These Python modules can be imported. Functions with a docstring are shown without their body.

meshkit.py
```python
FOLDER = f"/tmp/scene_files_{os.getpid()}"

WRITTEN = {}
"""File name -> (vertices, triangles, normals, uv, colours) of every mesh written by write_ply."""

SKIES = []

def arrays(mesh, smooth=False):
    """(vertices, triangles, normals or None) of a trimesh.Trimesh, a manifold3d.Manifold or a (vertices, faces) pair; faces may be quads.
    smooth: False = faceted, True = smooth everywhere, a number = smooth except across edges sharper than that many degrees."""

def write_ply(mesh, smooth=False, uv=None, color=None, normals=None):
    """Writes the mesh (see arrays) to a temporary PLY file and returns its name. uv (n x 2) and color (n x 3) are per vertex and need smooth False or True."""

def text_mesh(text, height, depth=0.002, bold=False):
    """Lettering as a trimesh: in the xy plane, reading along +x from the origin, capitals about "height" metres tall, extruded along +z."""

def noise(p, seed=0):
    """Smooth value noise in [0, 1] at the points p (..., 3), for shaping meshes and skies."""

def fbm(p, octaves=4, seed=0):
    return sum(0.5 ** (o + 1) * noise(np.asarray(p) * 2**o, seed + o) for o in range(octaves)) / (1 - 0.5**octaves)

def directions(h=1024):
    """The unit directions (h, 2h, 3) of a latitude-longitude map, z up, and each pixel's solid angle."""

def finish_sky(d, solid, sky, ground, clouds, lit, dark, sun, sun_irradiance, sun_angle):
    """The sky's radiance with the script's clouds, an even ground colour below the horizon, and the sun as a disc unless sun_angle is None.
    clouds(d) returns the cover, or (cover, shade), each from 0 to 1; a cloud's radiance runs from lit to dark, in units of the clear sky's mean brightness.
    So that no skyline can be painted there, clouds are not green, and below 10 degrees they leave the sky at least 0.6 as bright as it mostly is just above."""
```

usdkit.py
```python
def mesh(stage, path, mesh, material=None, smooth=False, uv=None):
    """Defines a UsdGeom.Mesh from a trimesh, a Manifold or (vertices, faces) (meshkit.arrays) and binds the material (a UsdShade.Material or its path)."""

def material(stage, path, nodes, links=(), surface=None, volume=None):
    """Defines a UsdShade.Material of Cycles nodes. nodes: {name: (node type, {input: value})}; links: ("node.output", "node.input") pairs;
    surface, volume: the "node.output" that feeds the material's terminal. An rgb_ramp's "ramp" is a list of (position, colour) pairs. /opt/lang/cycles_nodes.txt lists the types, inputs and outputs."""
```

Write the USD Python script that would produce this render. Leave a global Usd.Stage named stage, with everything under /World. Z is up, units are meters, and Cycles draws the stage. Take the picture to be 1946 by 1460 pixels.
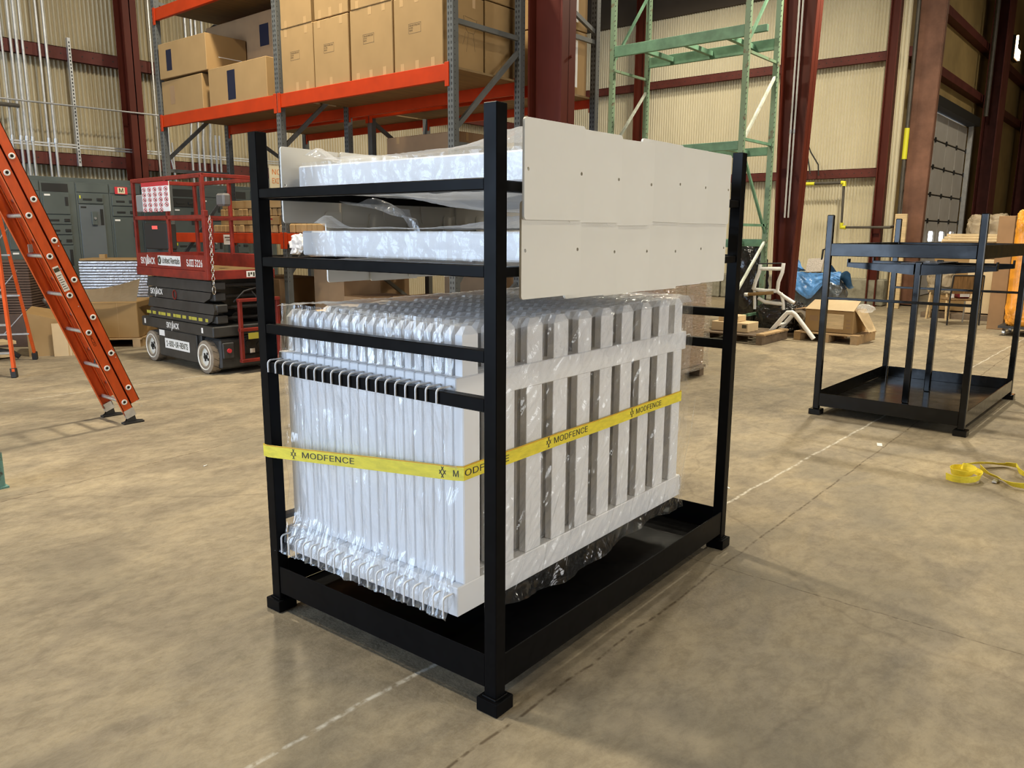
import math, random
import numpy as np, trimesh, usdkit, meshkit
from pxr import Usd, UsdGeom, UsdLux, UsdShade, Sdf, Gf
stage = Usd.Stage.CreateInMemory()
UsdGeom.SetStageUpAxis(stage, 'Z'); UsdGeom.SetStageMetersPerUnit(stage, 1.0)
UsdGeom.Xform.Define(stage, '/World'); UsdGeom.Scope.Define(stage, '/World/Looks')
rng = random.Random(7); nrg = np.random.default_rng(7)
PI = math.pi
# ---------------------------------------------------------------- camera, daylight, lamps, exposure
YAW, PITCH, ROLL, CAM = math.radians(39.992), 0.1896, 0.0052, np.array([-1.8144, -1.5907, 1.5807])
_fw = np.array([math.cos(YAW)*math.cos(PITCH), math.sin(YAW)*math.cos(PITCH), -math.sin(PITCH)])
_rt = np.array([math.sin(YAW), -math.cos(YAW), 0.0]); _up = np.cross(_rt, _fw)
_r2 = _rt*math.cos(ROLL)+_up*math.sin(ROLL); _u2 = _up*math.cos(ROLL)-_rt*math.sin(ROLL)
cam = UsdGeom.Camera.Define(stage, '/World/camera')
cam.CreateHorizontalApertureAttr(36.0); cam.CreateVerticalApertureAttr(27.0)
cam.CreateFocalLengthAttr(36.0*1497.6/1946); cam.CreateProjectionAttr('perspective')
cam.AddTransformOp().Set(Gf.Matrix4d(*[float(x) for r in ((*_r2, 0), (*_u2, 0), (*(-_fw), 0), (*CAM, 1)) for x in r]))
cam.CreateExposureAttr(0.2)
dome = UsdLux.DomeLight.Define(stage, '/World/sky_light'); dome.CreateColorAttr(Gf.Vec3f(0.82, 0.9, 1.0)); dome.CreateIntensityAttr(1.2)
def rect_light(name, at, to, w, h, color, power):
    l = UsdLux.RectLight.Define(stage, '/World/' + name); at = np.array(at, float); z = at-np.array(to, float); z /= np.linalg.norm(z)
    x = np.cross([0, 0, 1.0], z); x /= np.linalg.norm(x); y = np.cross(z, x)
    l.AddTransformOp().Set(Gf.Matrix4d(*[float(v) for r in ((*x, 0), (*y, 0), (*z, 0), (*at, 1)) for v in r]))
    l.CreateWidthAttr(w); l.CreateHeightAttr(h); l.CreateColorAttr(Gf.Vec3f(*color)); l.CreateIntensityAttr(power); return l
# daylight through the open dock doorway in the wall behind the camera, to its left
rect_light('doorway_daylight', (-10.9, 5.0, 2.9), (0, 4.2, 1.2), 8.4, 5.4, (0.44, 0.67, 1.0), 5.4)
# added fill light in an unseen opening on the camera's right, brightens near faces
rect_light('doorway_daylight_right', (2.6, -12.9, 2.6), (1.6, 0, 1.3), 7.4, 4.8, (1.0, 0.92, 0.76), 2.6)
# high-bay lamps under the roof
LAMP_R = 0.24
LAMPS = [(2.8, 5.6, 7.1, 1.5), (8.6, 6.0, 8.2, 0.6), (14.6, 7.4, 7.3, 0.42), (11.2, 1.8, 7.4, 1.9), (6.0, -1.2, 7.8, 0.42), (12.5, -5.0, 8.0, 0.8), (22.0, -1.5, 8.6, 0.5),
         (-0.7, 3.0, 7.6, 0.9), (2.0, -5.0, 7.6, 0.4), (-3.0, 10.4, 7.6, 0.35), (9.6, 10.8, 8.0, 0.25)]
for k, (x, y, z, e) in enumerate(LAMPS):
    l = UsdLux.DiskLight.Define(stage, '/World/high_bay_light_%03d' % (k+1)); l.AddTranslateOp().Set(Gf.Vec3d(x, y, z))
    l.CreateRadiusAttr(LAMP_R); l.CreateColorAttr(Gf.Vec3f(1.0, 0.90, 0.70)); l.CreateIntensityAttr(520.0*e)

# ---------------------------------------------------------------- materials
def lin(r, g, b): return tuple(((c/255)/12.92 if c/255 <= 0.04045 else ((c/255+0.055)/1.055)**2.4) for c in (r, g, b))
def mat(name, color, rough=0.5, metal=0.0, var=0.0, vscale=4.0, bump=0.0, bscale=60.0, rand=0.0, spec=0.5, stretch=(1, 1, 1), color2=None, coat=0.0, world=False, rvar=0.0, lo=0.35, hi=0.65, detail=5):
    """principled paint with noise variation; rand varies copies"""
    c = np.array(color, float); n, l = {}, []
    n['p'] = ('principled_bsdf', {'base_color': tuple(c), 'roughness': rough, 'metallic': metal, 'specular_ior_level': spec, 'coat_weight': coat, 'coat_roughness': 0.08})
    if var or color2 is not None or bump or rvar:
        if world: n['t'] = ('geometry', {}); src = 't.position'
        else: n['t'] = ('texture_coordinate', {}); src = 't.object'
        n['m'] = ('mapping', {'scale': stretch}); l.append((src, 'm.vector'))
    last = None
    if var or color2 is not None:
        n['n'] = ('noise_texture', {'scale': vscale, 'detail': detail, 'roughness': 0.6}); l.append(('m.vector', 'n.vector'))
        a = tuple(np.clip(c*(1-var), 0, 1)) if color2 is None else tuple(color2)
        b = tuple(np.clip(c*(1+var), 0, 1)) if color2 is None else tuple(c)
        n['r'] = ('rgb_ramp', {'ramp': [(0, a), (lo, a), (hi, b), (1, b)]}); l.append(('n.fac', 'r.fac')); last = 'r.color'
    if rand:
        n['o'] = ('object_info', {}); n['mr'] = ('map_range', {'from_min': 0, 'from_max': 1, 'to_min': 1-rand, 'to_max': 1+rand}); l.append(('o.random', 'mr.value'))
        n['h'] = ('hsv', {'color': tuple(c)}); l.append(('mr.result', 'h.value'))
        if last: l.append((last, 'h.color'))
        last = 'h.color'
    if last: l.append((last, 'p.base_color'))
    if bump:
        n['bn'] = ('noise_texture', {'scale': bscale, 'detail': 4}); l.append(('m.vector', 'bn.vector'))
        n['b'] = ('bump', {'strength': bump, 'distance': 0.01}); l += [('bn.fac', 'b.height'), ('b.normal', 'p.normal')]
    if rvar:
        n['rn'] = ('noise_texture', {'scale': vscale*1.7, 'detail': 4}); l.append(('m.vector', 'rn.vector'))
        n['rm'] = ('map_range', {'from_min': 0.3, 'from_max': 0.7, 'to_min': max(rough-rvar, 0.03), 'to_max': rough+rvar}); l += [('rn.fac', 'rm.value'), ('rm.result', 'p.roughness')]
    usdkit.material(stage, '/World/Looks/'+name, n, l, surface='p.BSDF'); return '/World/Looks/'+name
def emit(name, color, strength):
    usdkit.material(stage, '/World/Looks/'+name, {'e': ('emission', {'color': color, 'strength': strength})}, [], surface='e.emission'); return '/World/Looks/'+name

def film_mat(name, white=0.05, gloss=0.35, least=0.02, tint=(1, 1, 1), stretch=(1, 1, 1), scale=9.0, strength=1.0, rough=0.12, dcol=(0.9, 0.92, 0.95)):
    """clear polythene: mostly see-through, crumpled, with sharp highlights"""
    n = {'t': ('texture_coordinate', {}), 'm': ('mapping', {'scale': stretch}),
         'n1': ('noise_texture', {'scale': scale, 'detail': 3, 'distortion': 1.6}), 'v': ('voronoi_texture', {'scale': scale*1.3, 'feature': 'f1', 'metric': 'manhattan'}),
         'mx': ('mix_float', {'fac': 0.45, 'use_clamp': False}), 'b': ('bump', {'strength': strength, 'distance': 0.035}),
         'fr': ('layer_weight', {'blend': 0.32}), 'mr': ('map_range', {'from_min': 0, 'from_max': 1, 'to_min': least, 'to_max': gloss, 'clamp': True}),
         'tr': ('transparent_bsdf', {'color': tint}), 'gl': ('glossy_bsdf', {'color': (1, 1, 1), 'roughness': rough}), 'df': ('diffuse_bsdf', {'color': dcol}), 'tl': ('translucent_bsdf', {'color': dcol}),
         'dt': ('mix_closure', {'fac': 0.5}), 'c1': ('mix_closure', {}), 'c2': ('mix_closure', {'fac': white})}
    l = [('t.object', 'm.vector'), ('m.vector', 'n1.vector'), ('m.vector', 'v.vector'), ('n1.fac', 'mx.a'), ('v.distance', 'mx.b'), ('mx.result', 'b.height'),
         ('b.normal', 'gl.normal'), ('b.normal', 'fr.normal'), ('fr.facing', 'mr.value'), ('mr.result', 'c1.fac'), ('tr.BSDF', 'c1.closure1'), ('gl.BSDF', 'c1.closure2'),
         ('df.BSDF', 'dt.closure1'), ('tl.BSDF', 'dt.closure2'), ('c1.closure', 'c2.closure1'), ('dt.closure', 'c2.closure2')]
    usdkit.material(stage, '/World/Looks/'+name, n, l, surface='c2.closure'); return '/World/Looks/'+name

def floor_mat():
    n = {'g': ('geometry', {}), 's': ('separate_xyz', {}),
         'm1': ('mapping', {'scale': (1, 1, 1)}), 'm2': ('mapping', {'scale': (0.8, 1.25, 1), 'rotation': (0, 0, 0.5)}),
         'n0': ('noise_texture', {'scale': 0.42, 'detail': 4, 'roughness': 0.55}), 'n1': ('noise_texture', {'scale': 2.2, 'detail': 7, 'roughness': 0.66, 'distortion': 0.6}),
         'n2': ('noise_texture', {'scale': 11.0, 'detail': 9, 'roughness': 0.78, 'distortion': 0.25}), 'n3': ('noise_texture', {'scale': 70.0, 'detail': 3}),
         'r0': ('rgb_ramp', {'ramp': [(0, (0.205, 0.169, 0.118)), (0.38, (0.262, 0.217, 0.150)), (0.6, (0.345, 0.284, 0.193)), (1, (0.42, 0.346, 0.236))]}),
         'r1': ('rgb_ramp', {'ramp': [(0, (0.62, 0.62, 0.65)), (0.40, (0.82, 0.82, 0.84)), (0.52, (1.0, 1.0, 1.0)), (0.64, (1.13, 1.12, 1.09)), (1, (1.3, 1.27, 1.22))]}),
         'r2': ('rgb_ramp', {'ramp': [(0, (0.50, 0.48, 0.45)), (0.40, (0.80, 0.79, 0.77)), (0.55, (1.05, 1.05, 1.04)), (0.72, (1.2, 1.19, 1.17)), (1, (1.5, 1.48, 1.42))]}),
         'x1': ('mix', {'mix_type': 'multiply', 'fac': 1.0}), 'x2': ('mix', {'mix_type': 'multiply', 'fac': 0.9}),
         # greenish-grey stains
         'ns': ('noise_texture', {'scale': 0.9, 'detail': 5, 'distortion': 0.8}), 'rs': ('map_range', {'from_min': 0.52, 'from_max': 0.66, 'to_min': 0, 'to_max': 0.42, 'clamp': True}),
         'x3': ('mix', {'color2': (0.172, 0.152, 0.112)}),
         # hairline cracks
         'vd': ('noise_texture', {'scale': 1.6, 'detail': 5}), 'va': ('vector_math', {'math_type': 'multiply_add', 'vector2': (0.5, 0.5, 0.0)}),
         'v': ('voronoi_texture', {'scale': 0.23, 'feature': 'distance_to_edge'}), 'rv': ('map_range', {'from_min': 0.0, 'from_max': 0.0035, 'to_min': 0.22, 'to_max': 0.0, 'clamp': True}),
         'x4': ('mix', {'color2': (0.075, 0.05, 0.032)}),
         'p': ('principled_bsdf', {'roughness': 0.6, 'specular_ior_level': 0.22}), 'rr': ('map_range', {'from_min': 0.3, 'from_max': 0.72, 'to_min': 0.5, 'to_max': 0.78}),
         'b': ('bump', {'strength': 0.2, 'distance': 0.01})}
    l = [('g.position', 's.vector'), ('g.position', 'm1.vector'), ('g.position', 'm2.vector'), ('m1.vector', 'n0.vector'), ('m2.vector', 'n1.vector'), ('m2.vector', 'n2.vector'), ('m1.vector', 'n3.vector'),
         ('n0.fac', 'r0.fac'), ('n1.fac', 'r1.fac'), ('n2.fac', 'r2.fac'), ('r0.color', 'x1.color1'), ('r1.color', 'x1.color2'), ('x1.color', 'x2.color1'), ('r2.color', 'x2.color2'),
         ('m1.vector', 'ns.vector'), ('ns.fac', 'rs.value'), ('rs.result', 'x3.fac'), ('x2.color', 'x3.color1'),
         ('m1.vector', 'vd.vector'), ('vd.color', 'va.vector1'), ('m1.vector', 'va.vector3'), ('va.vector', 'v.vector'), ('v.distance', 'rv.value'), ('rv.result', 'x4.fac'), ('x3.color', 'x4.color1'),
         ('n1.fac', 'rr.value'), ('rr.result', 'p.roughness'), ('n3.fac', 'b.height'), ('b.normal', 'p.normal')]
    last = 'x4.color'
    # joints: (axis, position, drift, half width, colour, strength, from, to)
    for k, (ax, c, dr, w, col, st, a, b) in enumerate([('y', -0.09, 0.012, 0.007, (0.07, 0.042, 0.02), 0.75, -3, 30), ('y', 0.355, -0.017, 0.011, (0.62, 0.58, 0.5), 0.85, -3, 13),
                                                ('x', 1.575, 0.0, 0.006, (0.08, 0.052, 0.03), 0.55, -12, 3.3), ('y', 6.68, -0.03, 0.014, (0.50, 0.46, 0.38), 0.75, -6, 3.2), ('y', 3.62, 0.12, 0.007, (0.08, 0.05, 0.03), 0.7, -5, 3)]):
        o, u = ('x', 'y') if ax == 'x' else ('y', 'x')
        n.update({f'wn{k}': ('noise_texture', {'scale': 3.1+k, 'detail': 6}), f'w1{k}': ('math', {'math_type': 'multiply_add', 'value2': 0.045, 'value3': -c-0.0225}), f'w2{k}': ('math', {'math_type': 'multiply_add', 'value2': -dr}),
                  f'w3{k}': ('math', {'math_type': 'add'}), f'w4{k}': ('math', {'math_type': 'absolute'}), f'w5{k}': ('map_range', {'from_min': w*0.3, 'from_max': w*1.2, 'to_min': st, 'to_max': 0, 'clamp': True}),
                  f'bn{k}': ('noise_texture', {'scale': 26.0, 'detail': 5}), f'bm{k}': ('map_range', {'from_min': 0.36, 'from_max': 0.56, 'to_min': 0.0, 'to_max': 1.0, 'clamp': True}), f'w6{k}': ('math', {'math_type': 'multiply'}),
                  f'g1{k}': ('math', {'math_type': 'greater_than', 'value2': a}), f'g2{k}': ('math', {'math_type': 'less_than', 'value2': b}), f'w7{k}': ('math', {'math_type': 'multiply'}), f'w8{k}': ('math', {'math_type': 'multiply'}),
                  f'xx{k}': ('mix', {'color2': col})})
        l += [('m1.vector', f'wn{k}.vector'), (f'wn{k}.fac', f'w1{k}.value1'), (f's.{u}', f'w2{k}.value1'), (f's.{o}', f'w2{k}.value3'), (f'w1{k}.value', f'w3{k}.value1'), (f'w2{k}.value', f'w3{k}.value2'), (f'w3{k}.value', f'w4{k}.value1'), (f'w4{k}.value', f'w5{k}.value'),
              ('m1.vector', f'bn{k}.vector'), (f'bn{k}.fac', f'bm{k}.value'), (f'bm{k}.result', f'w6{k}.value1'), (f'w5{k}.result', f'w6{k}.value2'), (f's.{u}', f'g1{k}.value1'), (f's.{u}', f'g2{k}.value1'),
              (f'g1{k}.value', f'w7{k}.value1'), (f'g2{k}.value', f'w7{k}.value2'), (f'w7{k}.value', f'w8{k}.value1'), (f'w6{k}.value', f'w8{k}.value2'), (f'w8{k}.value', f'xx{k}.fac'), (last, f'xx{k}.color1')]
        last = f'xx{k}.color'
    l.append((last, 'p.base_color'))
    usdkit.material(stage, '/World/Looks/concrete', n, l, surface='p.BSDF'); return '/World/Looks/concrete'

FLOOR = floor_mat()
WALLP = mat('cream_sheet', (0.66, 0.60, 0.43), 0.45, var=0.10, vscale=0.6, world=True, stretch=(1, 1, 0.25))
WALLL = mat('dusty_cream_sheet', (0.50, 0.43, 0.29), 0.6, var=0.12, vscale=0.6, world=True, stretch=(1, 1, 0.25), spec=0.2)  # cream sheet in a darker tone for the left wall
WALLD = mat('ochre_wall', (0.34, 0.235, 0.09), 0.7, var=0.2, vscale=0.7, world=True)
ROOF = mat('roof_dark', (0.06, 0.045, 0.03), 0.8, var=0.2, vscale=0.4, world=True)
MAROON = mat('maroon_paint', (0.088, 0.0165, 0.009), 0.45, spec=0.2, var=0.14, vscale=2.5, stretch=(1, 1, 0.3))
MAROOND = mat('maroon_dusty', (0.105, 0.028, 0.022), 0.55, spec=0.2, var=0.18, vscale=3)
BLACK = mat('black_enamel', (0.0045, 0.0045, 0.005), 0.33, spec=0.07, rvar=0.06, vscale=5, bump=0.02, bscale=9)
BLACKG = mat('glossy_black_enamel', (0.005, 0.005, 0.005), 0.16, spec=0.3, rvar=0.05, vscale=5, bump=0.03, bscale=7)
VINYL = mat('white_vinyl', (0.84, 0.84, 0.85), 0.34, spec=0.45)
HDPE = mat('offwhite_plate', (0.80, 0.775, 0.71), 0.42, rand=0.02, bump=0.02, bscale=120, var=0.02, vscale=3)
HOOKW = mat('white_coated_wire', (0.87, 0.87, 0.87), 0.3)
HOLE = mat('dark_hole', (0.02, 0.018, 0.015), 0.8)
FILM = film_mat('clear_film', 0.04, 0.30, scale=7.0, strength=0.8)
FILMV = film_mat('clear_film_folds', 0.10, 0.46, stretch=(1, 1.8, 0.4), scale=7.0, strength=1.0, rough=.10)
FILMS = film_mat('clear_film_sleeve', 0.06, 0.16, stretch=(1, 1.0, .6), scale=9.0, strength=0.6, rough=.2)
FILMU = film_mat('whitened_film_underside', 0.55, 0.2, scale=6.0, strength=0.8, rough=.2)  # film whitened to stand in for light bounced up from the floor
FILMT = film_mat('clear_film_top', 0.30, 0.34, stretch=(0.5, 2.2, 1), scale=8.0, strength=0.8)
YELLOW = mat('yellow_webbing', (0.86, 0.71, 0.05), 0.55, var=0.1, vscale=18, bump=0.25, bscale=300, stretch=(1, 1, 3))
INK = mat('printed_ink', (0.06, 0.055, 0.03), 0.6)
ORSTITCH = mat('orange_stitch', (0.70, 0.30, 0.03), 0.6)
FIBRE = mat('orange_fibreglass', (0.60, 0.085, 0.012), 0.4, spec=0.25, var=0.12, vscale=6, stretch=(3, 3, 1))
ALU = mat('aluminium', (0.62, 0.62, 0.62), 0.38, metal=0.9, var=0.1, vscale=20)
STEELG = mat('galvanised_steel', (0.52, 0.53, 0.54), 0.42, metal=0.75, var=0.12, vscale=8)
GREYUP = mat('grey_upright', (0.085, 0.088, 0.084), 0.45, var=0.12, vscale=5)
ORBEAM = mat('orange_beam', (0.40, 0.030, 0.002), 0.45, spec=0.22, var=0.10, vscale=4)
PLYWOOD = mat('plywood', (0.20, 0.125, 0.048), 0.65, var=0.14, vscale=3, stretch=(1, 6, 1))
CARD = mat('cardboard', (0.31, 0.196, 0.085), 0.8, spec=0.15, rand=0.05, var=0.05, vscale=3)
CARDD = mat('cardboard_brown', (0.29, 0.175, 0.085), 0.75, rand=0.1, var=0.07, vscale=4)
CARDL = mat('cardboard_pale', (0.60, 0.45, 0.26), 0.7, var=0.05, vscale=4)
TAPE = mat('parcel_tape', (0.40, 0.25, 0.11), 0.25)
NAVY = mat('navy_label', (0.010, 0.012, 0.028), 0.6, spec=0.2)
WHITEP = mat('white_label', (0.82, 0.80, 0.76), 0.5)
PRINT = mat('box_print', (0.12, 0.075, 0.035), 0.7)
GREENP = mat('green_rack_paint', (0.15, 0.30, 0.19), 0.5, var=0.2, vscale=4, color2=(0.095, 0.19, 0.12))
GREEND = mat('green_rack_worn', (0.16, 0.24, 0.15), 0.5, color2=(0.13, 0.06, 0.03), vscale=7, lo=0.30, hi=0.42)
BRACEW = mat('pale_brace', (0.55, 0.58, 0.5), 0.45, var=0.2, vscale=9)
REDL = mat('red_lift_paint', (0.27, 0.030, 0.018), 0.5, spec=0.25, vscale=6, color2=(0.16, 0.020, 0.014))
GREYL = mat('dark_grey_lift', (0.032, 0.031, 0.029), 0.5, var=0.25, vscale=6)
RUBBER = mat('tyre_rubber', (0.25, 0.20, 0.145), 0.75, var=0.18, vscale=12)
DKRUB = mat('black_rubber', (0.015, 0.014, 0.013), 0.65)
RIMW = mat('cream_rim', (0.80, 0.77, 0.68), 0.4, var=0.05, vscale=8)
LETW = mat('white_lettering', (0.78, 0.76, 0.72), 0.5)
YELD = mat('worn_yellow_print', (0.45, 0.40, 0.05), 0.6)
REDS = mat('red_sign', (0.55, 0.03, 0.04), 0.5)
CABG = mat('grey_green_cabinet', (0.088, 0.102, 0.095), 0.5, spec=0.25, var=0.06, vscale=3)
CABB = mat('blue_grey_panel', (0.115, 0.130, 0.137), 0.5, spec=0.25, var=0.05, vscale=3)
DARK = mat('dark_recess', (0.012, 0.012, 0.011), 0.6)
FOIL = mat('silver_foil', (0.50, 0.48, 0.47), 0.38, metal=1.0, bump=0.7, bscale=40)
WOOD = mat('pale_wood', (0.62, 0.46, 0.25), 0.6, var=0.16, vscale=3, stretch=(1, 1, 7))
PALLET = mat('pallet_wood', (0.42, 0.28, 0.14), 0.75, var=0.2, vscale=5)
OLDWOOD = mat('old_pallet_wood', (0.16, 0.115, 0.075), 0.8, var=0.25, vscale=6)
CONC = mat('block_concrete', (0.33, 0.31, 0.235), 0.85, color2=(0.17, 0.155, 0.11), vscale=5, lo=0.3, hi=0.6)
FOAM = mat('white_foam_wrap', (0.80, 0.79, 0.75), 0.6, var=0.06, vscale=10, bump=0.2, bscale=30)
KRAFT = mat('kraft_paper', (0.30, 0.235, 0.15), 0.6, var=0.25, vscale=4, bump=0.5, bscale=9)
BLUEF = mat('blue_film', (0.10, 0.27, 0.60), 0.18, var=0.3, vscale=5, bump=0.8, bscale=12, spec=0.8)
BLACKF = mat('black_wrapped', (0.014, 0.014, 0.015), 0.16, bump=1.0, bscale=14, spec=0.9)
CARDK = mat('cardboard_dark', (0.085, 0.048, 0.03), 0.8, var=0.15, vscale=6)
ORANGEF = mat('orange_wrap', (0.74, 0.30, 0.03), 0.3, var=0.25, vscale=6, bump=0.7, bscale=9)
WICKER = mat('grey_weave', (0.34, 0.30, 0.26), 0.6, var=0.3, vscale=60)
WICKERB = mat('brown_weave', (0.20, 0.115, 0.045), 0.55, var=0.3, vscale=40, stretch=(1, 1, 0.1))
DOORP = mat('door_panel_grey', (0.50, 0.47, 0.43), 0.6, var=0.06, vscale=1.5)
YELPIPE = mat('yellow_pipe_paint', (0.75, 0.72, 0.03), 0.45)
PIPE = mat('dark_iron_pipe', (0.075, 0.065, 0.05), 0.5, var=0.2, vscale=6)
TEAL = mat('chipped_teal', (0.14, 0.30, 0.27), 0.55, color2=(0.06, 0.04, 0.03), vscale=18, lo=0.4, hi=0.5)
SIGNC = mat('cream_sign', (0.72, 0.62, 0.42), 0.6)
SIGNO = mat('orange_sign_print', (0.70, 0.20, 0.03), 0.6)
LOGOG = mat('green_print', (0.10, 0.20, 0.05), 0.6)
CHROME = mat('bright_chain', (0.7, 0.66, 0.58), 0.25, metal=1.0)
GLOW = emit('lit_lamp_glass', (1.0, 0.62, 0.28), 9.0)

# ---------------------------------------------------------------- mesh helpers
class MB:
    def __init__(s): s.v, s.f, s.n = [], [], 0
    def add(s, v, f):
        v = np.asarray(v, float).reshape(-1, 3); f = np.asarray(f, int).reshape(-1, 3)
        s.v.append(v); s.f.append(f+s.n); s.n += len(v); return s
    def mesh(s, m): return s.add(m.vertices, m.faces)
    def box(s, x0, x1, y0, y1, z0, z1, b=0.0):
        c = np.array([[x0, x1], [y0, y1], [z0, z1]], float); c.sort(axis=1)
        if b <= 0:
            v = [(c[0, i], c[1, j], c[2, k]) for i in (0, 1) for j in (0, 1) for k in (0, 1)]
            return s.add(v, BOXF)
        b = min(b, 0.45*(c[:, 1]-c[:, 0]).min()); v = []
        for i in (0, 1):
            for j in (0, 1):
                for k in (0, 1):
                    p = np.array([c[0, i], c[1, j], c[2, k]]); d = np.array([1-2*i, 1-2*j, 1-2*k])*b
                    for a in range(3): q = p+d; q[a] = p[a]; v.append(q)
        return s.add(v, CBF)
    def obox(s, c, size, R=None, b=0.0):
        h = np.array(size)/2; t = MB().box(-h[0], h[0], -h[1], h[1], -h[2], h[2], b); v = np.vstack(t.v)
        return s.add((v if R is None else v@np.asarray(R).T)+np.asarray(c, float), np.vstack(t.f))
    def bar(s, p0, p1, w, h, up=(0, 0, 1), b=0.0):
        """rectangular bar from p0 to p1; w across, h along up"""
        p0, p1 = np.array(p0, float), np.array(p1, float); d = p1-p0; L = np.linalg.norm(d); d /= L
        a = np.cross(np.array(up, float), d)
        if np.linalg.norm(a) < 1e-6: a = np.cross([1.0, 0, 0], d)
        a /= np.linalg.norm(a); u = np.cross(d, a)
        return s.obox((p0+p1)/2, (L, w, h), np.stack([d, a, u], 1), b)
    def tube(s, pts, r, n=8, cap=True, closed=False):
        p = np.array(pts, float); m = len(p); r = np.broadcast_to(r, (m,))
        t = np.gradient(p, axis=0) if not closed else np.roll(p, -1, 0)-np.roll(p, 1, 0); t /= np.linalg.norm(t, axis=1, keepdims=True)+1e-12
        a = np.cross(t[0], [0, 0, 1.0]); a = a if np.linalg.norm(a) > 0.2 else np.cross(t[0], [1.0, 0, 0]); A = []
        for k in range(m):
            a = a-t[k]*(a@t[k]); a /= np.linalg.norm(a); A.append(a)
        A = np.array(A); B = np.cross(t, A); g = np.arange(n)*2*PI/n
        v = (p[:, None]+r[:, None, None]*(np.cos(g)[None, :, None]*A[:, None]+np.sin(g)[None, :, None]*B[:, None])).reshape(-1, 3)
        f = []
        for i in range(m if closed else m-1):
            for j in range(n):
                q = [i*n+j, i*n+(j+1) % n, ((i+1) % m)*n+(j+1) % n, ((i+1) % m)*n+j]; f += [[q[0], q[1], q[2]], [q[0], q[2], q[3]]]
        if cap and not closed:
            v = np.vstack([v, p[0], p[-1]]); c0, c1 = m*n, m*n+1
            for j in range(n): f += [[c0, (j+1) % n, j], [c1, (m-1)*n+j, (m-1)*n+(j+1) % n]]
        return s.add(v, f)
    def cyl(s, p0, p1, r, n=14, r1=None): return s.tube([p0, p1], [r, r if r1 is None else r1], n)
    def prism(s, poly, a0, a1, axis='y'):
        """convex polygon [(u, w)] extruded: axis y -> (u, a, w), x -> (a, u, w), z -> (u, w, a)"""
        m = len(poly); v = []
        for a in (a0, a1):
            for u, w in poly: v.append({'y': (u, a, w), 'x': (a, u, w), 'z': (u, w, a)}[axis])
        f = []
        for i in range(m): j = (i+1) % m; f += [[i, j, m+j], [i, m+j, m+i]]
        for i in range(1, m-1): f += [[0, i+1, i], [m, m+i, m+i+1]]
        return s.add(v, f)
    def grid(s, P, thick=None):
        P = np.asarray(P, float); a, b = P.shape[:2]; i, j = np.meshgrid(np.arange(a-1), np.arange(b-1), indexing='ij')
        q = np.stack([i*b+j, i*b+j+1, (i+1)*b+j+1, (i+1)*b+j], -1).reshape(-1, 4)
        return s.add(P.reshape(-1, 3), np.vstack([q[:, [0, 1, 2]], q[:, [0, 2, 3]]]))
    def text(s, string, height, origin, xd, yd, depth=0.0008, bold=False, center=False, width=None):
        t = meshkit.text_mesh(string, height, depth, bold); v = np.array(t.vertices); xd, yd = np.array(xd, float), np.array(yd, float)
        if width: v[:, 0] *= width/max(v[:, 0].max(), 1e-6)
        if center: v[:, 0] -= v[:, 0].max()/2
        zd = np.cross(xd, yd); return s.add(np.array(origin, float)+v[:, :1]*xd+v[:, 1:2]*yd+v[:, 2:]*zd, t.faces)
    def xf(s, R, t=(0, 0, 0)):
        s.v = [v@np.asarray(R).T+np.asarray(t) for v in s.v]; return s
    def arr(s): return np.vstack(s.v), np.vstack(s.f)
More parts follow.
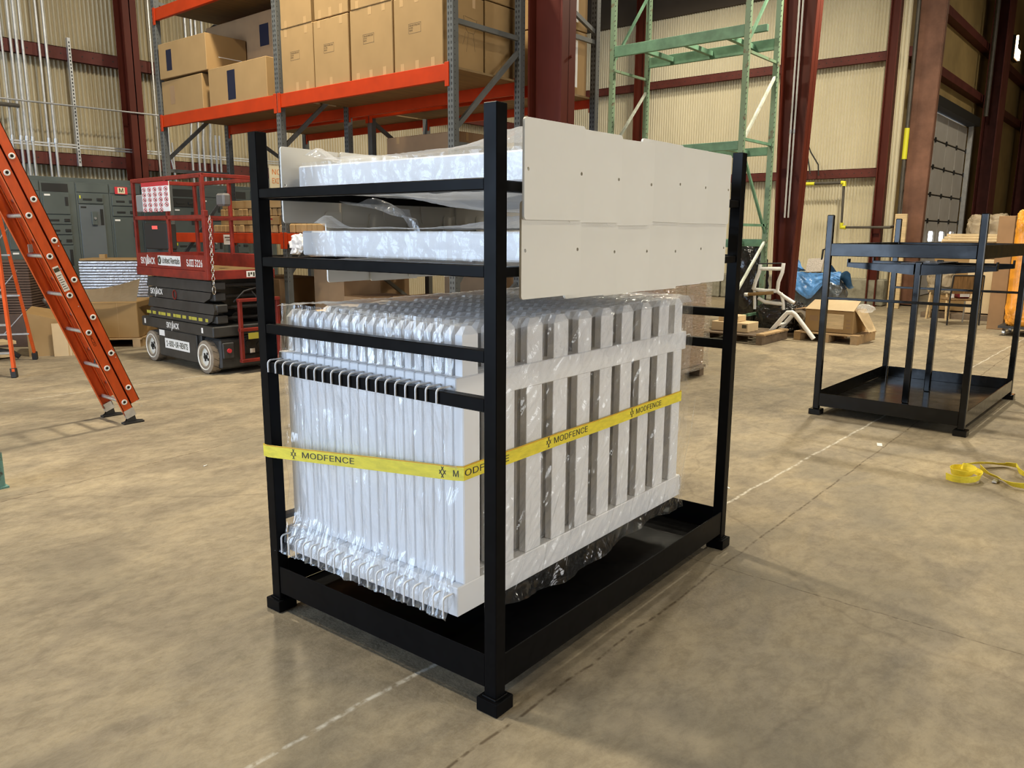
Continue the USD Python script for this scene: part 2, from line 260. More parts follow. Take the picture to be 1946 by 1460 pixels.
def _hullfaces(v):
    h = trimesh.convex.convex_hull(np.array(v, float)); idx = [int(np.argmin(((np.array(v)-p)**2).sum(1))) for p in h.vertices]
    return np.array(idx)[h.faces]
_c = [(i, j, k) for i in (0, 1) for j in (0, 1) for k in (0, 1)]; BOXF = _hullfaces(_c)
_cb = []
for i, j, k in _c:
    for a in range(3): q = np.array([i, j, k], float)+np.array([1-2*i, 1-2*j, 1-2*k])*0.2; q[a] = (i, j, k)[a]; _cb.append(q)
CBF = _hullfaces(_cb)
def rz(a): c, s = math.cos(a), math.sin(a); return np.array([[c, -s, 0], [s, c, 0], [0, 0, 1.0]])
def arc(c, r, a0, a1, n, u, w):
    c, u, w = (np.array(x, float) for x in (c, u, w)); return [c+r*(math.cos(a)*u+math.sin(a)*w) for a in np.linspace(a0, a1, n)]

used = {}
def numbered(parent, name):
    k = used.get((parent, name), 0); used[(parent, name)] = k+1
    return f'{parent}/{name}' if k == 0 else f'{parent}/{name}_{k:03d}'
def tags(prim, label=None, cat=None, group=None, kind=None):
    for k, v in (('label', label), ('category', cat), ('group', group), ('kind', kind)):
        if v: prim.SetCustomDataByKey(k, v)
class Frame:
    def __init__(s, loc=(0, 0, 0), rot=0.0): s.loc, s.rot, s.R = np.array(loc, float), rot, rz(rot)
    def w(s, p): return s.R@np.asarray(p, float)+s.loc
WORLD = Frame(); RACK = Frame((0, 0, 0), 0.0323)
class Thing:
    """collects parts in the coordinates of a frame; done() sets the Xform at the thing's base"""
    def __init__(s, name, label, cat, group=None, kind=None, frame=WORLD):
        s.path = numbered('/World', name); s.label, s.cat, s.group, s.kind, s.frame = label, cat, group, kind, frame; s.parts = []
    def part(s, name, mb, m, sub=None, label=None, smooth=False, kind=None):
        path = numbered(s.path if sub is None else sub, name); v, f = mb.arr() if isinstance(mb, MB) else (np.asarray(mb[0]), np.asarray(mb[1]))
        s.parts.append([path, v, f, m, label, smooth, kind]); return path
    def done(s):
        v = np.vstack([p[1] for p in s.parts]); lo, hi = v.min(0), v.max(0); s.c = np.array([(lo[0]+hi[0])/2, (lo[1]+hi[1])/2, lo[2]])
        x = UsdGeom.Xform.Define(stage, s.path); s.w = s.frame.w(s.c); x.AddTranslateOp().Set(Gf.Vec3d(*map(float, s.w))); x.AddRotateZOp().Set(math.degrees(s.frame.rot))
        tags(x.GetPrim(), s.label, s.cat, s.group, s.kind)
        for path, vv, f, m, label, smooth, kind in s.parts:
            p = usdkit.mesh(stage, path, (vv-s.c, f), m, smooth=smooth); tags(p.GetPrim(), label, kind=kind)
        return s
    def dup(s, label, dx=0, dy=0, dz=0, drot=0, frame=None):
        """a copy moved within the frame"""
        f = frame or s.frame; path = numbered('/World', s.path.rpartition('/')[2].rstrip('0123456789').rstrip('_'))
        x = UsdGeom.Xform.Define(stage, path); w = f.w(s.c+np.array([dx, dy, dz])); x.AddTranslateOp().Set(Gf.Vec3d(*map(float, w))); x.AddRotateZOp().Set(math.degrees(f.rot+drot))
        x.GetPrim().GetReferences().AddInternalReference(s.path); x.GetPrim().SetInstanceable(True); tags(x.GetPrim(), label, s.cat, s.group); return x
def solo(name, mb, m, label, cat, group=None, kind=None, frame=WORLD, smooth=False):
    """a thing that is one mesh, placed at its base"""
    v, f = mb.arr() if isinstance(mb, MB) else mb; lo, hi = v.min(0), v.max(0); c = np.array([(lo[0]+hi[0])/2, (lo[1]+hi[1])/2, lo[2]])
    p = usdkit.mesh(stage, numbered('/World', name), (v-c, f), m, smooth=smooth); w = frame.w(c)
    p.AddTranslateOp().Set(Gf.Vec3d(*map(float, w))); p.AddRotateZOp().Set(math.degrees(frame.rot)); tags(p.GetPrim(), label, cat, group, kind); return p

# ================================================================ THE SETTING
fl = MB(); fl.box(-11.2, 34.2, -13.2, 12.9, -0.2, 0.0)
solo('floor', fl, FLOOR, 'worn polished concrete warehouse floor with joints, cracks and white lines', 'floor', kind='structure')
solo('ceiling', MB().box(-11.2, 34.2, -13.2, 12.9, 9.5, 9.7), ROOF, 'dark warehouse roof above the lamps', 'ceiling', kind='structure')
def corrugated(u0, u1, z0, z1, fixed, axis, pitch=0.0677, amp=0.019, per=8):
    u = np.arange(u0, u1, pitch/per); w = fixed+amp*np.sin(2*PI*u/pitch); P = np.zeros((2, len(u), 3))
    for i, z in enumerate((z0, z1)):
        P[i, :, 0], P[i, :, 1] = (u, w) if axis == 'x' else (w, u); P[i, :, 2] = z
    return MB().grid(P)
T = Thing('wall_left', 'cream corrugated steel wall behind the grey switchgear', 'wall', kind='structure')
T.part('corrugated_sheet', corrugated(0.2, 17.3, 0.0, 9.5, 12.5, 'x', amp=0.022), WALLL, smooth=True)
T.part('backing', MB().box(-11, 17.5, 12.56, 12.62, 0, 9.5), WALLP); T.done()
T = Thing('wall_right', 'cream corrugated steel wall lit bright behind the green rack', 'wall', kind='structure')
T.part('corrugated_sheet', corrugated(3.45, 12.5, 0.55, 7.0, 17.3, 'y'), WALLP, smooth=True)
T.part('backing', MB().box(17.36, 17.42, 3.45, 12.6, 0, 9.5), WALLP)
T.part('eave_panel', MB().box(17.2, 17.36, 3.45, 12.5, 7.0, 9.5), ROOF)  # upper wall above the sheet, coloured dark like the roof
for k in range(9): T.part('concrete_block', MB().box(16.98+0.03*(k % 2), 17.34, 3.42+k*0.98, 3.42+k*0.98+0.955, 0, 0.6, 0.03), CONC)
T.done()
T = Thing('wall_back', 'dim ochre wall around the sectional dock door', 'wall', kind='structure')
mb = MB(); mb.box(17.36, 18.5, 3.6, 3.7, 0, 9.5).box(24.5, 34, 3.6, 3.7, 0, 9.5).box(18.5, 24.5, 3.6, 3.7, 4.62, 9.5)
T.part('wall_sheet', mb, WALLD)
for z in (5.55, 6.95): T.part('girt', MB().box(17.4, 34, 3.38, 3.6, z-0.2, z), MAROOND)
T.part('lintel', MB().box(18.3, 24.7, 3.3, 3.6, 4.62, 4.85), DARK); T.done()
T = Thing('wall_front', 'wall behind the camera with an open dock doorway', 'wall', kind='structure')
mb = MB(); mb.box(-11.2, -11, -13, .8, 0, 9.5).box(-11.2, -11, 9.2, 12.6, 0, 9.5).box(-11.2, -11, .8, 9.2, 5.6, 9.5); T.part('wall_sheet', mb, WALLD); T.done()
solo('wall_near', MB().box(-11.2, -1.1, -13.2, -13, 0, 9.5).box(6.3, 34, -13.2, -13, 0, 9.5).box(-1.1, 6.3, -13.2, -13, 5.0, 9.5), WALLD, 'plain wall beside the camera with an added opening for fill light, out of the picture', 'wall', kind='structure')  # opening added in this unseen wall for the right-hand fill light
solo('wall_far', MB().box(34, 34.2, -13.2, 3.7, 0, 9.5), WALLD, 'dim end wall beyond the dock door', 'wall', kind='structure')
def girt(x0, x1, y0, y1, zt, label):
    T = Thing('trim', label, 'girt', kind='structure'); mb = MB()
    if y1-y0 < x1-x0: mb.box(x0, x1, y0, y0+0.008, zt-0.2, zt).box(x0, x1, y0, y1, zt-0.008, zt).box(x0, x1, y0, y0+0.06, zt-0.2, zt-0.192)
    else: mb.box(x0, x0+0.008, y0, y1, zt-0.2, zt).box(x0, x1, y0, y1, zt-0.008, zt).box(x0, x0+0.06, y0, y1, zt-0.2, zt-0.192)
    T.part('girt_web', mb, MAROOND); m = MB()
    for k in range(int(max(x1-x0, y1-y0)/0.16)):
        if y1-y0 < x1-x0: m.cyl((x0+0.1+k*0.16, y0-0.001, zt-0.1), (x0+0.1+k*0.16, y0+0.002, zt-0.1), 0.012, 6)
        else: m.cyl((x0-0.001, y0+0.1+k*0.16, zt-0.1), (x0+0.002, y0+0.1+k*0.16, zt-0.1), 0.012, 6)
    T.part('bolt_hole', m, HOLE, kind='stuff'); T.done()
girt(1.0, 17.0, 12.27, 12.48, 4.41, 'upper maroon girt along the left corrugated wall'); girt(1.0, 17.0, 12.27, 12.48, 2.80, 'lower maroon girt just above the switchgear on the left wall')
girt(17.08, 17.28, 3.7, 12.3, 5.46, 'upper maroon girt across the bright right wall'); girt(17.08, 17.28, 3.7, 12.3, 3.03, 'lower maroon girt across the bright right wall')
def hcol(name, x, y, hx, hy, z1, label, grow=0.0, m=MAROON, web='y', tf=0.022, both=None):
    """H column: web in the y-z plane with flanges at the y ends (web='y') or the other way round; grow widens it upwards per metre"""
    T = Thing(name, label, 'column', kind='structure'); g = grow*z1
    for sgn in (-1, 1):
        mb = MB()
        if web == 'y': q0, q1 = y+sgn*hy, y+sgn*(hy+g); mb.add([(x-hx, q0, 0), (x+hx, q0, 0), (x+hx, q0-sgn*tf, 0), (x-hx, q0-sgn*tf, 0), (x-hx, q1, z1), (x+hx, q1, z1), (x+hx, q1-sgn*tf, z1), (x-hx, q1-sgn*tf, z1)], HEX)
        else: q0, q1 = x+sgn*hx, x+sgn*(hx+g); mb.add([(q0, y-hy, 0), (q0, y+hy, 0), (q0-sgn*tf, y+hy, 0), (q0-sgn*tf, y-hy, 0), (q1, y-hy, z1), (q1, y+hy, z1), (q1-sgn*tf, y+hy, z1), (q1-sgn*tf, y-hy, z1)], HEX)
        T.part('flange', mb, m)
    mb = MB()
    if web == 'y': mb.add([(x-0.008, y-hy, 0), (x+0.008, y-hy, 0), (x+0.008, y+hy, 0), (x-0.008, y+hy, 0), (x-0.008, y-hy-g, z1), (x+0.008, y-hy-g, z1), (x+0.008, y+hy+g, z1), (x-0.008, y+hy+g, z1)], HEX)
    else: mb.add([(x-hx, y-0.008, 0), (x+hx, y-0.008, 0), (x+hx, y+0.008, 0), (x-hx, y+0.008, 0), (x-hx-g, y-0.008, z1), (x+hx+g, y-0.008, z1), (x+hx+g, y+0.008, z1), (x-hx-g, y+0.008, z1)], HEX)
    T.part('web', mb, m); T.part('base_plate', MB().box(x-hx-0.02, x+hx+0.02, y-hy-0.03, y+hy+0.03, 0, 0.025), m)
    if both: both(T)
    return T.done()
HEX = [[0, 2, 1], [0, 3, 2], [4, 5, 6], [4, 6, 7], [0, 1, 5], [0, 5, 4], [1, 2, 6], [1, 6, 5], [2, 3, 7], [2, 7, 6], [3, 0, 4], [3, 4, 7]]
hcol('column', 4.63, 12.08, 0.11, 0.16, 9.5, 'dark maroon wall column between the conduits on the left wall')
hcol('column', 4.87, 3.52, 0.115, 0.20, 9.5, 'red-brown H column standing between the two orange pallet racks', grow=0.004, both=lambda T: T.part('bolt', MB().cyl((4.90, 3.31, 3.30), (4.90, 3.285, 3.30), 0.014, 6), MAROON))
hcol('column', 11.45, 3.53, 0.13, 0.14, 9.5, 'tapering maroon column right of the green rack with two white conduits', grow=0.026)
hcol('column', 16.95, 9.80, 0.12, 0.14, 9.5, 'maroon wall column behind the green rack on the right wall')
hcol('column', 17.0, 3.66, 0.10, 0.10, 9.5, 'maroon corner column at the end of the bright right wall')
hcol('column', 17.75, 3.13, 0.08, 0.20, 9.5, 'brown tapering column between the right wall and the dock door', grow=0.012, web='y', m=mat('brown_column', (0.20, 0.098, 0.062), 0.55, spec=0.2, var=0.35, vscale=1.2), both=lambda T: T.part('face_plate', MB().add([(17.65, 2.93, 0), (17.67, 2.93, 0), (17.67, 3.33, 0), (17.65, 3.33, 0), (17.65, 2.84, 9.5), (17.67, 2.84, 9.5), (17.67, 3.38, 9.5), (17.65, 3.38, 9.5)], HEX), '/World/Looks/brown_column'))  # coarse blotches in the brown paint stand for dappled lamp light and shadow
hcol('column', 25.6, 3.15, 0.45, 0.20, 9.5, 'dark maroon column just right of the dock door', m=MAROOND)
hcol('column', 32.4, 3.15, 0.45, 0.20, 9.5, 'dark maroon column at the far right edge of the picture', m=MAROOND)
# dock door of sections and panels, with four lit windows in one section
T = Thing('door_1', 'grey sectional dock door with a row of bright windows', 'door', kind='structure')
zs = [0, 0.64, 1.30, 1.94, 2.60, 3.28, 3.94, 4.60]
for c in range(5):
    x0, x1 = 18.5+1.2*c+0.022, 18.5+1.2*(c+1)-0.022
    for r in range(7):
        z0, z1 = zs[r]+0.016, zs[r+1]-0.016
        if r == 2:
            w0, w1, a, b = x0+0.24, x1-0.24, 1.41, 1.68; m = MB(); m.box(x0, w0, 3.56, 3.60, z0, z1).box(w1, x1, 3.56, 3.60, z0, z1).box(w0, w1, 3.56, 3.60, z0, a).box(w0, w1, 3.56, 3.60, b, z1)
            for sx, cx in ((1, w0), (-1, w1)):
                for sz, cz in ((1, a), (-1, b)): m.prism([(cx, cz), (cx+sx*0.07, cz), (cx+sx*0.02, cz+sz*0.02), (cx, cz+sz*0.06)], 3.56, 3.60)
            q = T.part('panel', m, DOORP); T.part('window_pane', MB().box(w0, w1, 3.578, 3.582, a, b), FILM, sub=q)
        else: T.part('panel', MB().box(x0, x1, 3.56, 3.60, z0, z1, 0.012), DOORP)
for r in range(1, 7):
    for c in range(6): T.part('hinge', MB().box(18.5+1.2*c-0.05, 18.5+1.2*c+0.05, 3.535, 3.56, zs[r]-0.06, zs[r]+0.06), DARK)
T.part('backing', MB().box(18.5, 24.5, 3.602, 3.606, 1.70, 4.6).box(18.5, 24.5, 3.602, 3.606, 0, 1.39), DARK)
T.part('door_track', MB().box(24.52, 24.6, 3.42, 3.54, 0, 4.7).cyl((24.64, 3.45, 1.2), (24.64, 3.45, 4.6), 0.03, 8), STEELG); T.done()
T = Thing('wall_lamp', 'bright warm lit lamp high on the far wall at the upper right', 'lamp')
T.part('lit_glass', MB().box(29.75, 30.45, 3.4, 3.46, 7.32, 7.62).box(29.75, 29.85, 3.4, 3.46, 7.62, 8.0), GLOW); T.part('housing', MB().box(29.7, 30.5, 3.46, 3.58, 7.28, 8.02), DARK); T.done()

# ---------------------------------------------------------------- conduits and pipes
def pipe(name, pts, r, m, label, cat='conduit', group=None, fit=(), fm=None):
    T = Thing(name, label, cat, group); T.part('pipe', MB().tube(pts, r, 8), m, smooth=40)
    for a, b in fit: T.part('coupling', MB().cyl(a, b, r*1.35, 10), fm or m, smooth=40)
    return T.done()
for k, (x, r) in enumerate([(2.82, .016), (2.94, .02), (3.02, .022), (3.10, .02), (3.33, .018), (3.43, .022)]):
    pipe('conduit', [(x, 12.2, 2.32), (x, 12.2, 9.4)], r, STEELG, 'thin vertical steel conduit on the left wall, ' + ['leftmost', 'second', 'third', 'fourth', 'fifth', 'sixth'][k] + ' of the six by the ladder', group='conduits by the ladder', fit=[((x, 12.2, 2.93), (x, 12.2, 3.0)), ((x, 12.2, 4.9+0.1*k), (x, 12.2, 4.98+0.1*k))])
for k, x in enumerate((4.80, 5.08, 5.14)):
    pipe('conduit', [(x, 12.1 if k == 0 else 12.2, 2.3), (x, 12.1 if k == 0 else 12.2, 9.4)], 0.019, STEELG, ['vertical steel conduit running down the dark maroon wall column', 'left one of the close conduit pair beside the maroon wall column', 'right one of the close conduit pair beside the maroon wall column'][k])
pipe('conduit', [(0.5, 11.89, 3.46), (4.9, 11.89, 3.49)]+[tuple(p) for p in arc((4.98, 11.89, 3.35), 0.14, PI/2, 0, 7, (1, 0, 0), (0, 0, 1))]+[(5.12, 11.89, 2.9), (5.22, 11.89, 2.3)], 0.014, STEELG, 'thin horizontal conduit that bends down beside the maroon wall column')
pipe('conduit', [(0.5, 12.16, 3.42), (2.95, 12.16, 3.43)], 0.03, PIPE, 'dark short pipe ending on the left wall near the picture edge', 'pipe')
pipe('conduit', [(5.33, 12.2, 3.1), (5.36, 12.2, 2.2)], 0.018, STEELG, 'short steel conduit going down into the switchgear right of the bent one')
for k, x in enumerate((5.72, 5.83, 5.91, 6.03)):
    xb = x+0.02*(k-1.5); pipe('conduit', [(x, 12.2, 9.4), (x, 12.2, 4.0), (x+0.03, 12.2, 3.75), (xb+0.02, 12.2, 3.4), (xb, 12.2, 3.2), (xb, 12.2, 2.2)], 0.021, STEELG, 'steel conduit seen between the grey rack upright and boxes, ' + ['leftmost', 'second', 'third', 'rightmost'][k] + ' of four', group='conduits behind the left rack bay')
for k, x in enumerate((6.16, 6.24)): pipe('conduit', [(x, 12.2, 3.3), (x, 12.2, 2.2)], 0.021, STEELG, ['left', 'right'][k]+' short conduit of the pair under the left rack deck')
for k, z in enumerate((2.885, 2.925)):
    T = Thing('strut_rail', ['lower', 'upper'][k]+' steel strut rail that carries the conduits on the left wall', 'rail'); T.part('channel', MB().box(2.4, 9.5, 12.2, 12.24, z-0.012, z+0.012), STEELG); T.done()
T = Thing('strut_channel', 'vertical slotted strut channel hanging from the upper girt', 'strut')
T.part('channel', MB().box(3.745, 3.79, 12.2, 12.26, 2.6, 4.55), STEELG)
T.part('slot', (lambda m: [m.box(3.76, 3.775, 12.197, 12.2, z, z+0.03) for z in np.arange(2.65, 4.5, 0.055)] and m)(MB()), HOLE, kind='stuff'); T.done()
for k, y in enumerate((3.575, 3.515)):
    pipe('conduit', [(11.40, y, 1.85), (11.40, y, 5.2), (11.40, y+0.02, 9.4)], 0.016, LETW, ['left', 'right'][k]+' white conduit on the tapering maroon column', fit=[((11.40, y, 3.2), (11.40, y, 3.26)), ((11.40, y, 5.5), (11.40, y, 5.56))], fm=STEELG)
T = Thing('gas_pipe', 'yellow and black gas pipe bending down in front of the right wall', 'pipe')
T.part('pipe', MB().tube([(16.82, 5.5, 2.72), (16.82, 4.43, 2.72)], .035, 10), PIPE, smooth=40); T.part('yellow_band', MB().tube([(16.82, 5.52, 2.72), (16.82, 5.05, 2.72)], .038, 10), YELPIPE, smooth=40)
T.part('pipe', MB().tube([(16.82, 4.40, 2.72), (16.82, 4.38, 1.74), (16.82, 3.35, 1.74), (17.2, 3.28, 1.8)], .032, 10), PIPE, smooth=40); T.part('elbow', MB().tube([(16.82, 4.46, 2.72), (16.82, 4.39, 2.72), (16.82, 4.39, 2.64)], .046, 10), YELPIPE, smooth=40); T.part('elbow', MB().tube([(16.82, 4.38, 1.84), (16.82, 4.38, 1.74), (16.82, 4.28, 1.74)], .046, 10), YELPIPE, smooth=40); T.done()
pipe('gas_pipe', [(17.30, 3.32, 0.1), (17.30, 3.32, 9.4)], .04, PIPE, 'tall dark pipe with a yellow section beside the corner column', 'pipe', fit=[((17.30, 3.32, 3.2), (17.30, 3.32, 3.85))], fm=YELPIPE)
pipe('gas_pipe', [(24.80, 3.2, 4.9), (24.82, 3.2, 8.0), (24.9, 3.1, 8.6), (25.0, 2.9, 9.2)], .06, PIPE, 'dark pipe curving up beside the column right of the dock door', 'pipe')

# ================================================================ BLACK RACK WITH THE FENCE LOAD (rack coordinates: x along the load, y across)
W, D = 1.1816, 1.8097; q = 0.0254
T = Thing('stacking_rack', 'tall black steel rack loaded with white fence panels in the foreground', 'rack', frame=RACK)
for (x, y) in ((0, 0), (0, W), (D, 0), (D, W)):
    p = T.part('post', MB().box(x-q, x+q, y-q, y+q, 0.05, 1.9538, 0.0022), BLACK)
    T.part('foot', MB().box(x-.045, x+.045, y-.045, y+.045, 0, 0.049, 0.003), BLACK, sub=p); w = MB()
    for sx in (-1, 1):
        w.tube([(x-q-.003, y+sx*(q+.003), .051), (x+q+.003, y+sx*(q+.003), .051)], .0045, 5); w.tube([(x+sx*(q+.003), y-q-.003, .051), (x+sx*(q+.003), y+q+.003, .051)], .0045, 5)
    T.part('weld', w, BLACK, sub=p, smooth=True)
T.part('tray_floor', MB().box(-.005, D+.005, -.005, W+.005, .078, .084), BLACK)
for y0 in (-.0215, W+.0155): T.part('tray_rim', MB().box(q+.001, D-q-.001, y0, y0+.006, .078, .197, .002), BLACK)
for x0 in (-.0215, D+.0155): T.part('tray_rim', MB().box(x0, x0+.006, q+.001, W-q-.001, .078, .197, .002), BLACK)
RZ = [(1.026, 1.070), (1.183, 1.223), (1.446, 1.484), (1.706, 1.742)]
for z0, z1 in RZ:
    T.part('end_rail', MB().box(-.0235, .0145, q-.001, W-q+.001, z0, z1, .003), BLACK); T.part('end_rail', MB().box(D-.0145, D+.0235, q-.001, W-q+.001, z0, z1, .003), BLACK)
for z0, z1 in ((1.446, 1.478), (1.702, 1.735)):
    for y0 in (-.019, W-.019): T.part('side_rail', MB().box(q-.001, D-q+.001, y0, y0+.038, z0, z1, .003), BLACK)
T.part('side_rail', MB().box(q-.001, D-q+.001, W-.019, W+.019, .392, .412, .002), BLACK); T.done()

# ---- fence panels, hung by their hooks on the end rails
NP, P0, PP = 20, 0.200, 0.0485
def picket_top(mb, x0, x1, y0, y1, z, h=.028, cx=.024, cy=.007):
    mb.add([(x0, y0, z), (x1, y0, z), (x1, y1, z), (x0, y1, z), (x0+cx, y0+cy, z+h), (x1-cx, y0+cy, z+h), (x1-cx, y1-cy, z+h), (x0+cx, y1-cy, z+h)], HEX)
def fence_panel(label):
    T = Thing('picket_fence', label, 'picket fence', 'white picket panels in the bundle', frame=RACK); y = P0
    T.part('bottom_rail', MB().box(.038, 1.748, y, y+.0475, .250, .360, .0035), VINYL); T.part('top_rail', MB().box(.038, 1.748, y, y+.0475, 1.015, 1.105, .0035), VINYL)
    for x0 in (.075, 1.62):
        m = MB(); m.box(x0, x0+.088, y+.0005, y+.047, .359, 1.016, .004); m.box(x0+.004, x0+.084, y+.007, y+.039, 1.1, 1.243); picket_top(m, x0+.004, x0+.084, y+.007, y+.039, 1.243); T.part('end_post', m, VINYL)
    for i in range(8):
        x1 = .366+.171*i; m = MB(); m.box(x1-.098, x1, y+.007, y+.039, .36, 1.243, .002); picket_top(m, x1-.098, x1, y+.007, y+.039, 1.243); T.part('picket', m, VINYL)
    for s, xe in ((-1, .038), (1, 1.748)):
        far = -.0305 if s < 0 else D+.0305
        for zc, zb in ((1.0775, 1.030), (.335, .262)):
            xo = far if zc > 1 else xe+s*.05
            pts = [(xe-s*.01, y+.023, zc), (xo-s*.014, y+.023, zc)]+[tuple(p) for p in arc((xo-s*.014, y+.023, zc-.014), .014, 0, PI/2, 5, (0, 0, 1), (s, 0, 0))]+[(xo, y+.023, zb)]
            T.part('hook', MB().tube(pts, .0038, 8), HOOKW, smooth=50, label='white coated wire hook')
    return T.done()
ORD = ['first', 'second', 'third', 'fourth', 'fifth', 'sixth', 'seventh', 'eighth', 'ninth', 'tenth', 'eleventh', 'twelfth', 'thirteenth', 'fourteenth', 'fifteenth', 'sixteenth', 'seventeenth', 'eighteenth', 'nineteenth', 'last']
fp = fence_panel('foremost white picket fence panel of the bundle, its pickets facing out under the yellow strap')
for i in range(1, NP): fp.dup(('white picket fence panel wrapped in the bundle, %s behind the foremost one' % ORD[i-1]) if i < NP-1 else 'rearmost white picket fence panel of the bundle, next to the left post', dy=PP*i)

# ---- fence posts with square base plates lying across the side rails, in two rows
def plate_mesh(x0, x1, y0, z0, z1, t=.008):
    m = trimesh.creation.extrude_polygon(rounded_rect(x0, x1, z0, z1, .012, [(x0+.018, (z0+z1)/2), (x1-.018, (z0+z1)/2)]), t, engine='earcut')
    v = np.array(m.vertices); return np.stack([v[:, 0], y0+v[:, 2], v[:, 1]], 1), m.faces[:, ::-1]
def rounded_rect(x0, x1, z0, z1, r, holes=(), hr=.0058):
    from shapely.geometry import box, Point
    g = box(x0+r, z0+r, x1-r, z1-r).buffer(r, 4)
    for h in holes: g = g.difference(Point(*h).buffer(hr, 4))
    return g
def fence_post(x, z, y0, y1, near, label, group, dx, dz, tilt):
    T = Thing('fence_post', label, 'fence post', group, frame=RACK); h = .049
    T.part('post', MB().box(x-h, x+h, y0, y1, z, z+2*h, .006), VINYL)
    yp = y0-.004 if near else y1+.001; zc = z+h-.020+dz; v, f = plate_mesh(x-.156+dx, x+.156+dx, yp, zc-.150, zc+.150)
    v[:, 2] += (v[:, 0]-x)*tilt; v[:, 1] += (-1 if near else 1)*(v[:, 0]-x-dx)*0.006/.156; T.part('base_plate', (v, f), HDPE); T.done()
where = ['first', 'second', 'third', 'fourth', 'fifth', 'sixth']
jit = np.random.default_rng(3)
for row, (z, x0, pitch, ylen) in enumerate([(1.742, .232, .2425, 0), (1.486, .236, .243, 0)]):
    for k in range(6):
        nm = ['upper', 'lower'][row]; dz = [(0, -.005, -.012, .004, .001, .003), (.012, 0, -.003, -.004, .002, .004)][row][k]
        fence_post(x0+pitch*k, z, -.040-.0025*(5-k) if row == 0 else -.030-.002*(5-k), 1.18, True, 'white fence post with near-side base plate, %s plate from the left in the %s row' % (where[k], nm), 'base plates on the near side', 0, dz, [0.004, .006, .016, -.006, .004, 0][k])
        xf = x0+pitch*k+(.118 if row == 0 else .128)
        fence_post(xf-(.06 if k == 0 and row == 0 else 0), z, .02, 1.215+.0025*(5-k), False, 'white fence post with far-side base plate, %s plate from the left in the %s row' % (where[k], nm), 'base plates on the far side', 0 if row == 0 else .14, jit.uniform(-.006, .006), 0.0)
# ---- yellow strap
T = Thing('ratchet_strap', 'yellow printed webbing strap tied around the fence bundle and left rack post', 'strap', frame=RACK)
path = [(.040, W+.030, .702), (-.0275, W+.030, .700), (-.0285, W+.0, .699), (.066, .2425, .766), (.0705, .1965, .772), (.14, .1955, .774), (1.712, .1955, .781), (1.7135, .36, .781)]
def ribbon(path, w, t, n=14, jig=0.0):
    P = np.array(path, float); L = np.r_[0, np.cumsum(np.linalg.norm(np.diff(P, axis=0), axis=1))]; u = np.unique(np.r_[np.linspace(0, L[-1], 90), L]); C = np.stack([np.interp(u, L, P[:, i]) for i in range(3)], 1)
    tn = np.gradient(C, axis=0); tn[:, 2] = 0; tn /= np.linalg.norm(tn, axis=1, keepdims=True); nm = np.stack([tn[:, 1], -tn[:, 0], 0*tn[:, 0]], 1)*-1
    wob = jig*(meshkit.noise(np.stack([u*3, 0*u, 0*u], 1))-.5)[:, None]*np.array([0, 0, 1.0]); C = C+wob
    up = np.array([0, 0, 1.0])*w/2; Pg = np.stack([C-up+nm*t/2, C+up+nm*t/2, C+up-nm*t/2, C-up-nm*t/2, C-up+nm*t/2], 0); return MB().grid(Pg), C, tn, nm, u, L
rb, C, tn, nm, u, L = ribbon(path, .052, .0016, jig=.004); T.part('webbing', rb, YELLOW)
T.part('edge_stripe', ribbon([(a, b, c+.0235) for a, b, c in path], .003, .0024, jig=.004)[0], ORSTITCH)
def logo(h):
    m = MB(); V_ = [np.array(p)*h for p in ((0, .36), (.25, 0), (0, -.36), (-.25, 0))]
    for k in range(4):
        a, b = V_[k], V_[(k+1) % 4]; d = (b-a)*.55; m.bar((*(a-d), 0), (*(b+d), 0), .085*h, .0009, up=(0, 0, 1))
    return m
ltr = MB()
def on_strap(frac_pt, build, axis_dir, facing):
    v, f = build.arr(); d = np.array(axis_dir, float); d /= np.linalg.norm(d); n = np.array(facing, float); o = np.array(frac_pt, float); T.part('lettering', (o+v[:, :1]*d+v[:, 1:2]*np.array([0, 0, 1.0])+v[:, 2:]*n, f), INK)
pl0, pl1 = np.array(path[2]), np.array(path[3]); dl = pl1-pl0; dl2 = dl/np.linalg.norm(dl); nl = np.array([dl2[1], -dl2[0], 0]); nl = -nl if nl[0] > 0 else nl
def left_at(y): return pl0+dl*((pl0[1]-y)/(pl0[1]-pl1[1]))+nl*.0012
for yl, yt, wt in ((1.030, .985, .285), (.287, .243, .0)):
    on_strap(left_at(yl)+np.array([0, 0, -.002]), logo(.036), dl2, nl)
    if wt: on_strap(left_at(yt)+np.array([0, 0, -.013]), MB().text('MODFENCE', .023, (0, 0, 0), (1, 0, 0), (0, 1, 0), .0006, width=wt), dl2, nl)
    else:
        on_strap(left_at(yt)+np.array([0, 0, -.013]), MB().text('M', .023, (0, 0, 0), (1, 0, 0), (0, 1, 0), .0006), dl2, nl)
        on_strap(np.array([.072, .1943, .760]), MB().text('ODFENCE', .023, (0, 0, 0), (1, 0, 0), (0, 1, 0), .0006, width=.245), (1, 0, .004), (0, -1, 0))
for xl, xt in ((.567, .600), (1.215, 1.25)):
    on_strap((xl, .1943, .776+.0044*(xl-.1)), logo(.037), (1, 0, .004), (0, -1, 0)); on_strap((xt, .1943, .764+.0044*(xl-.1)), MB().text('MODFENCE', .024, (0, 0, 0), (1, 0, 0), (0, 1, 0), .0006, width=.245), (1, 0, .004), (0, -1, 0))
T.done()

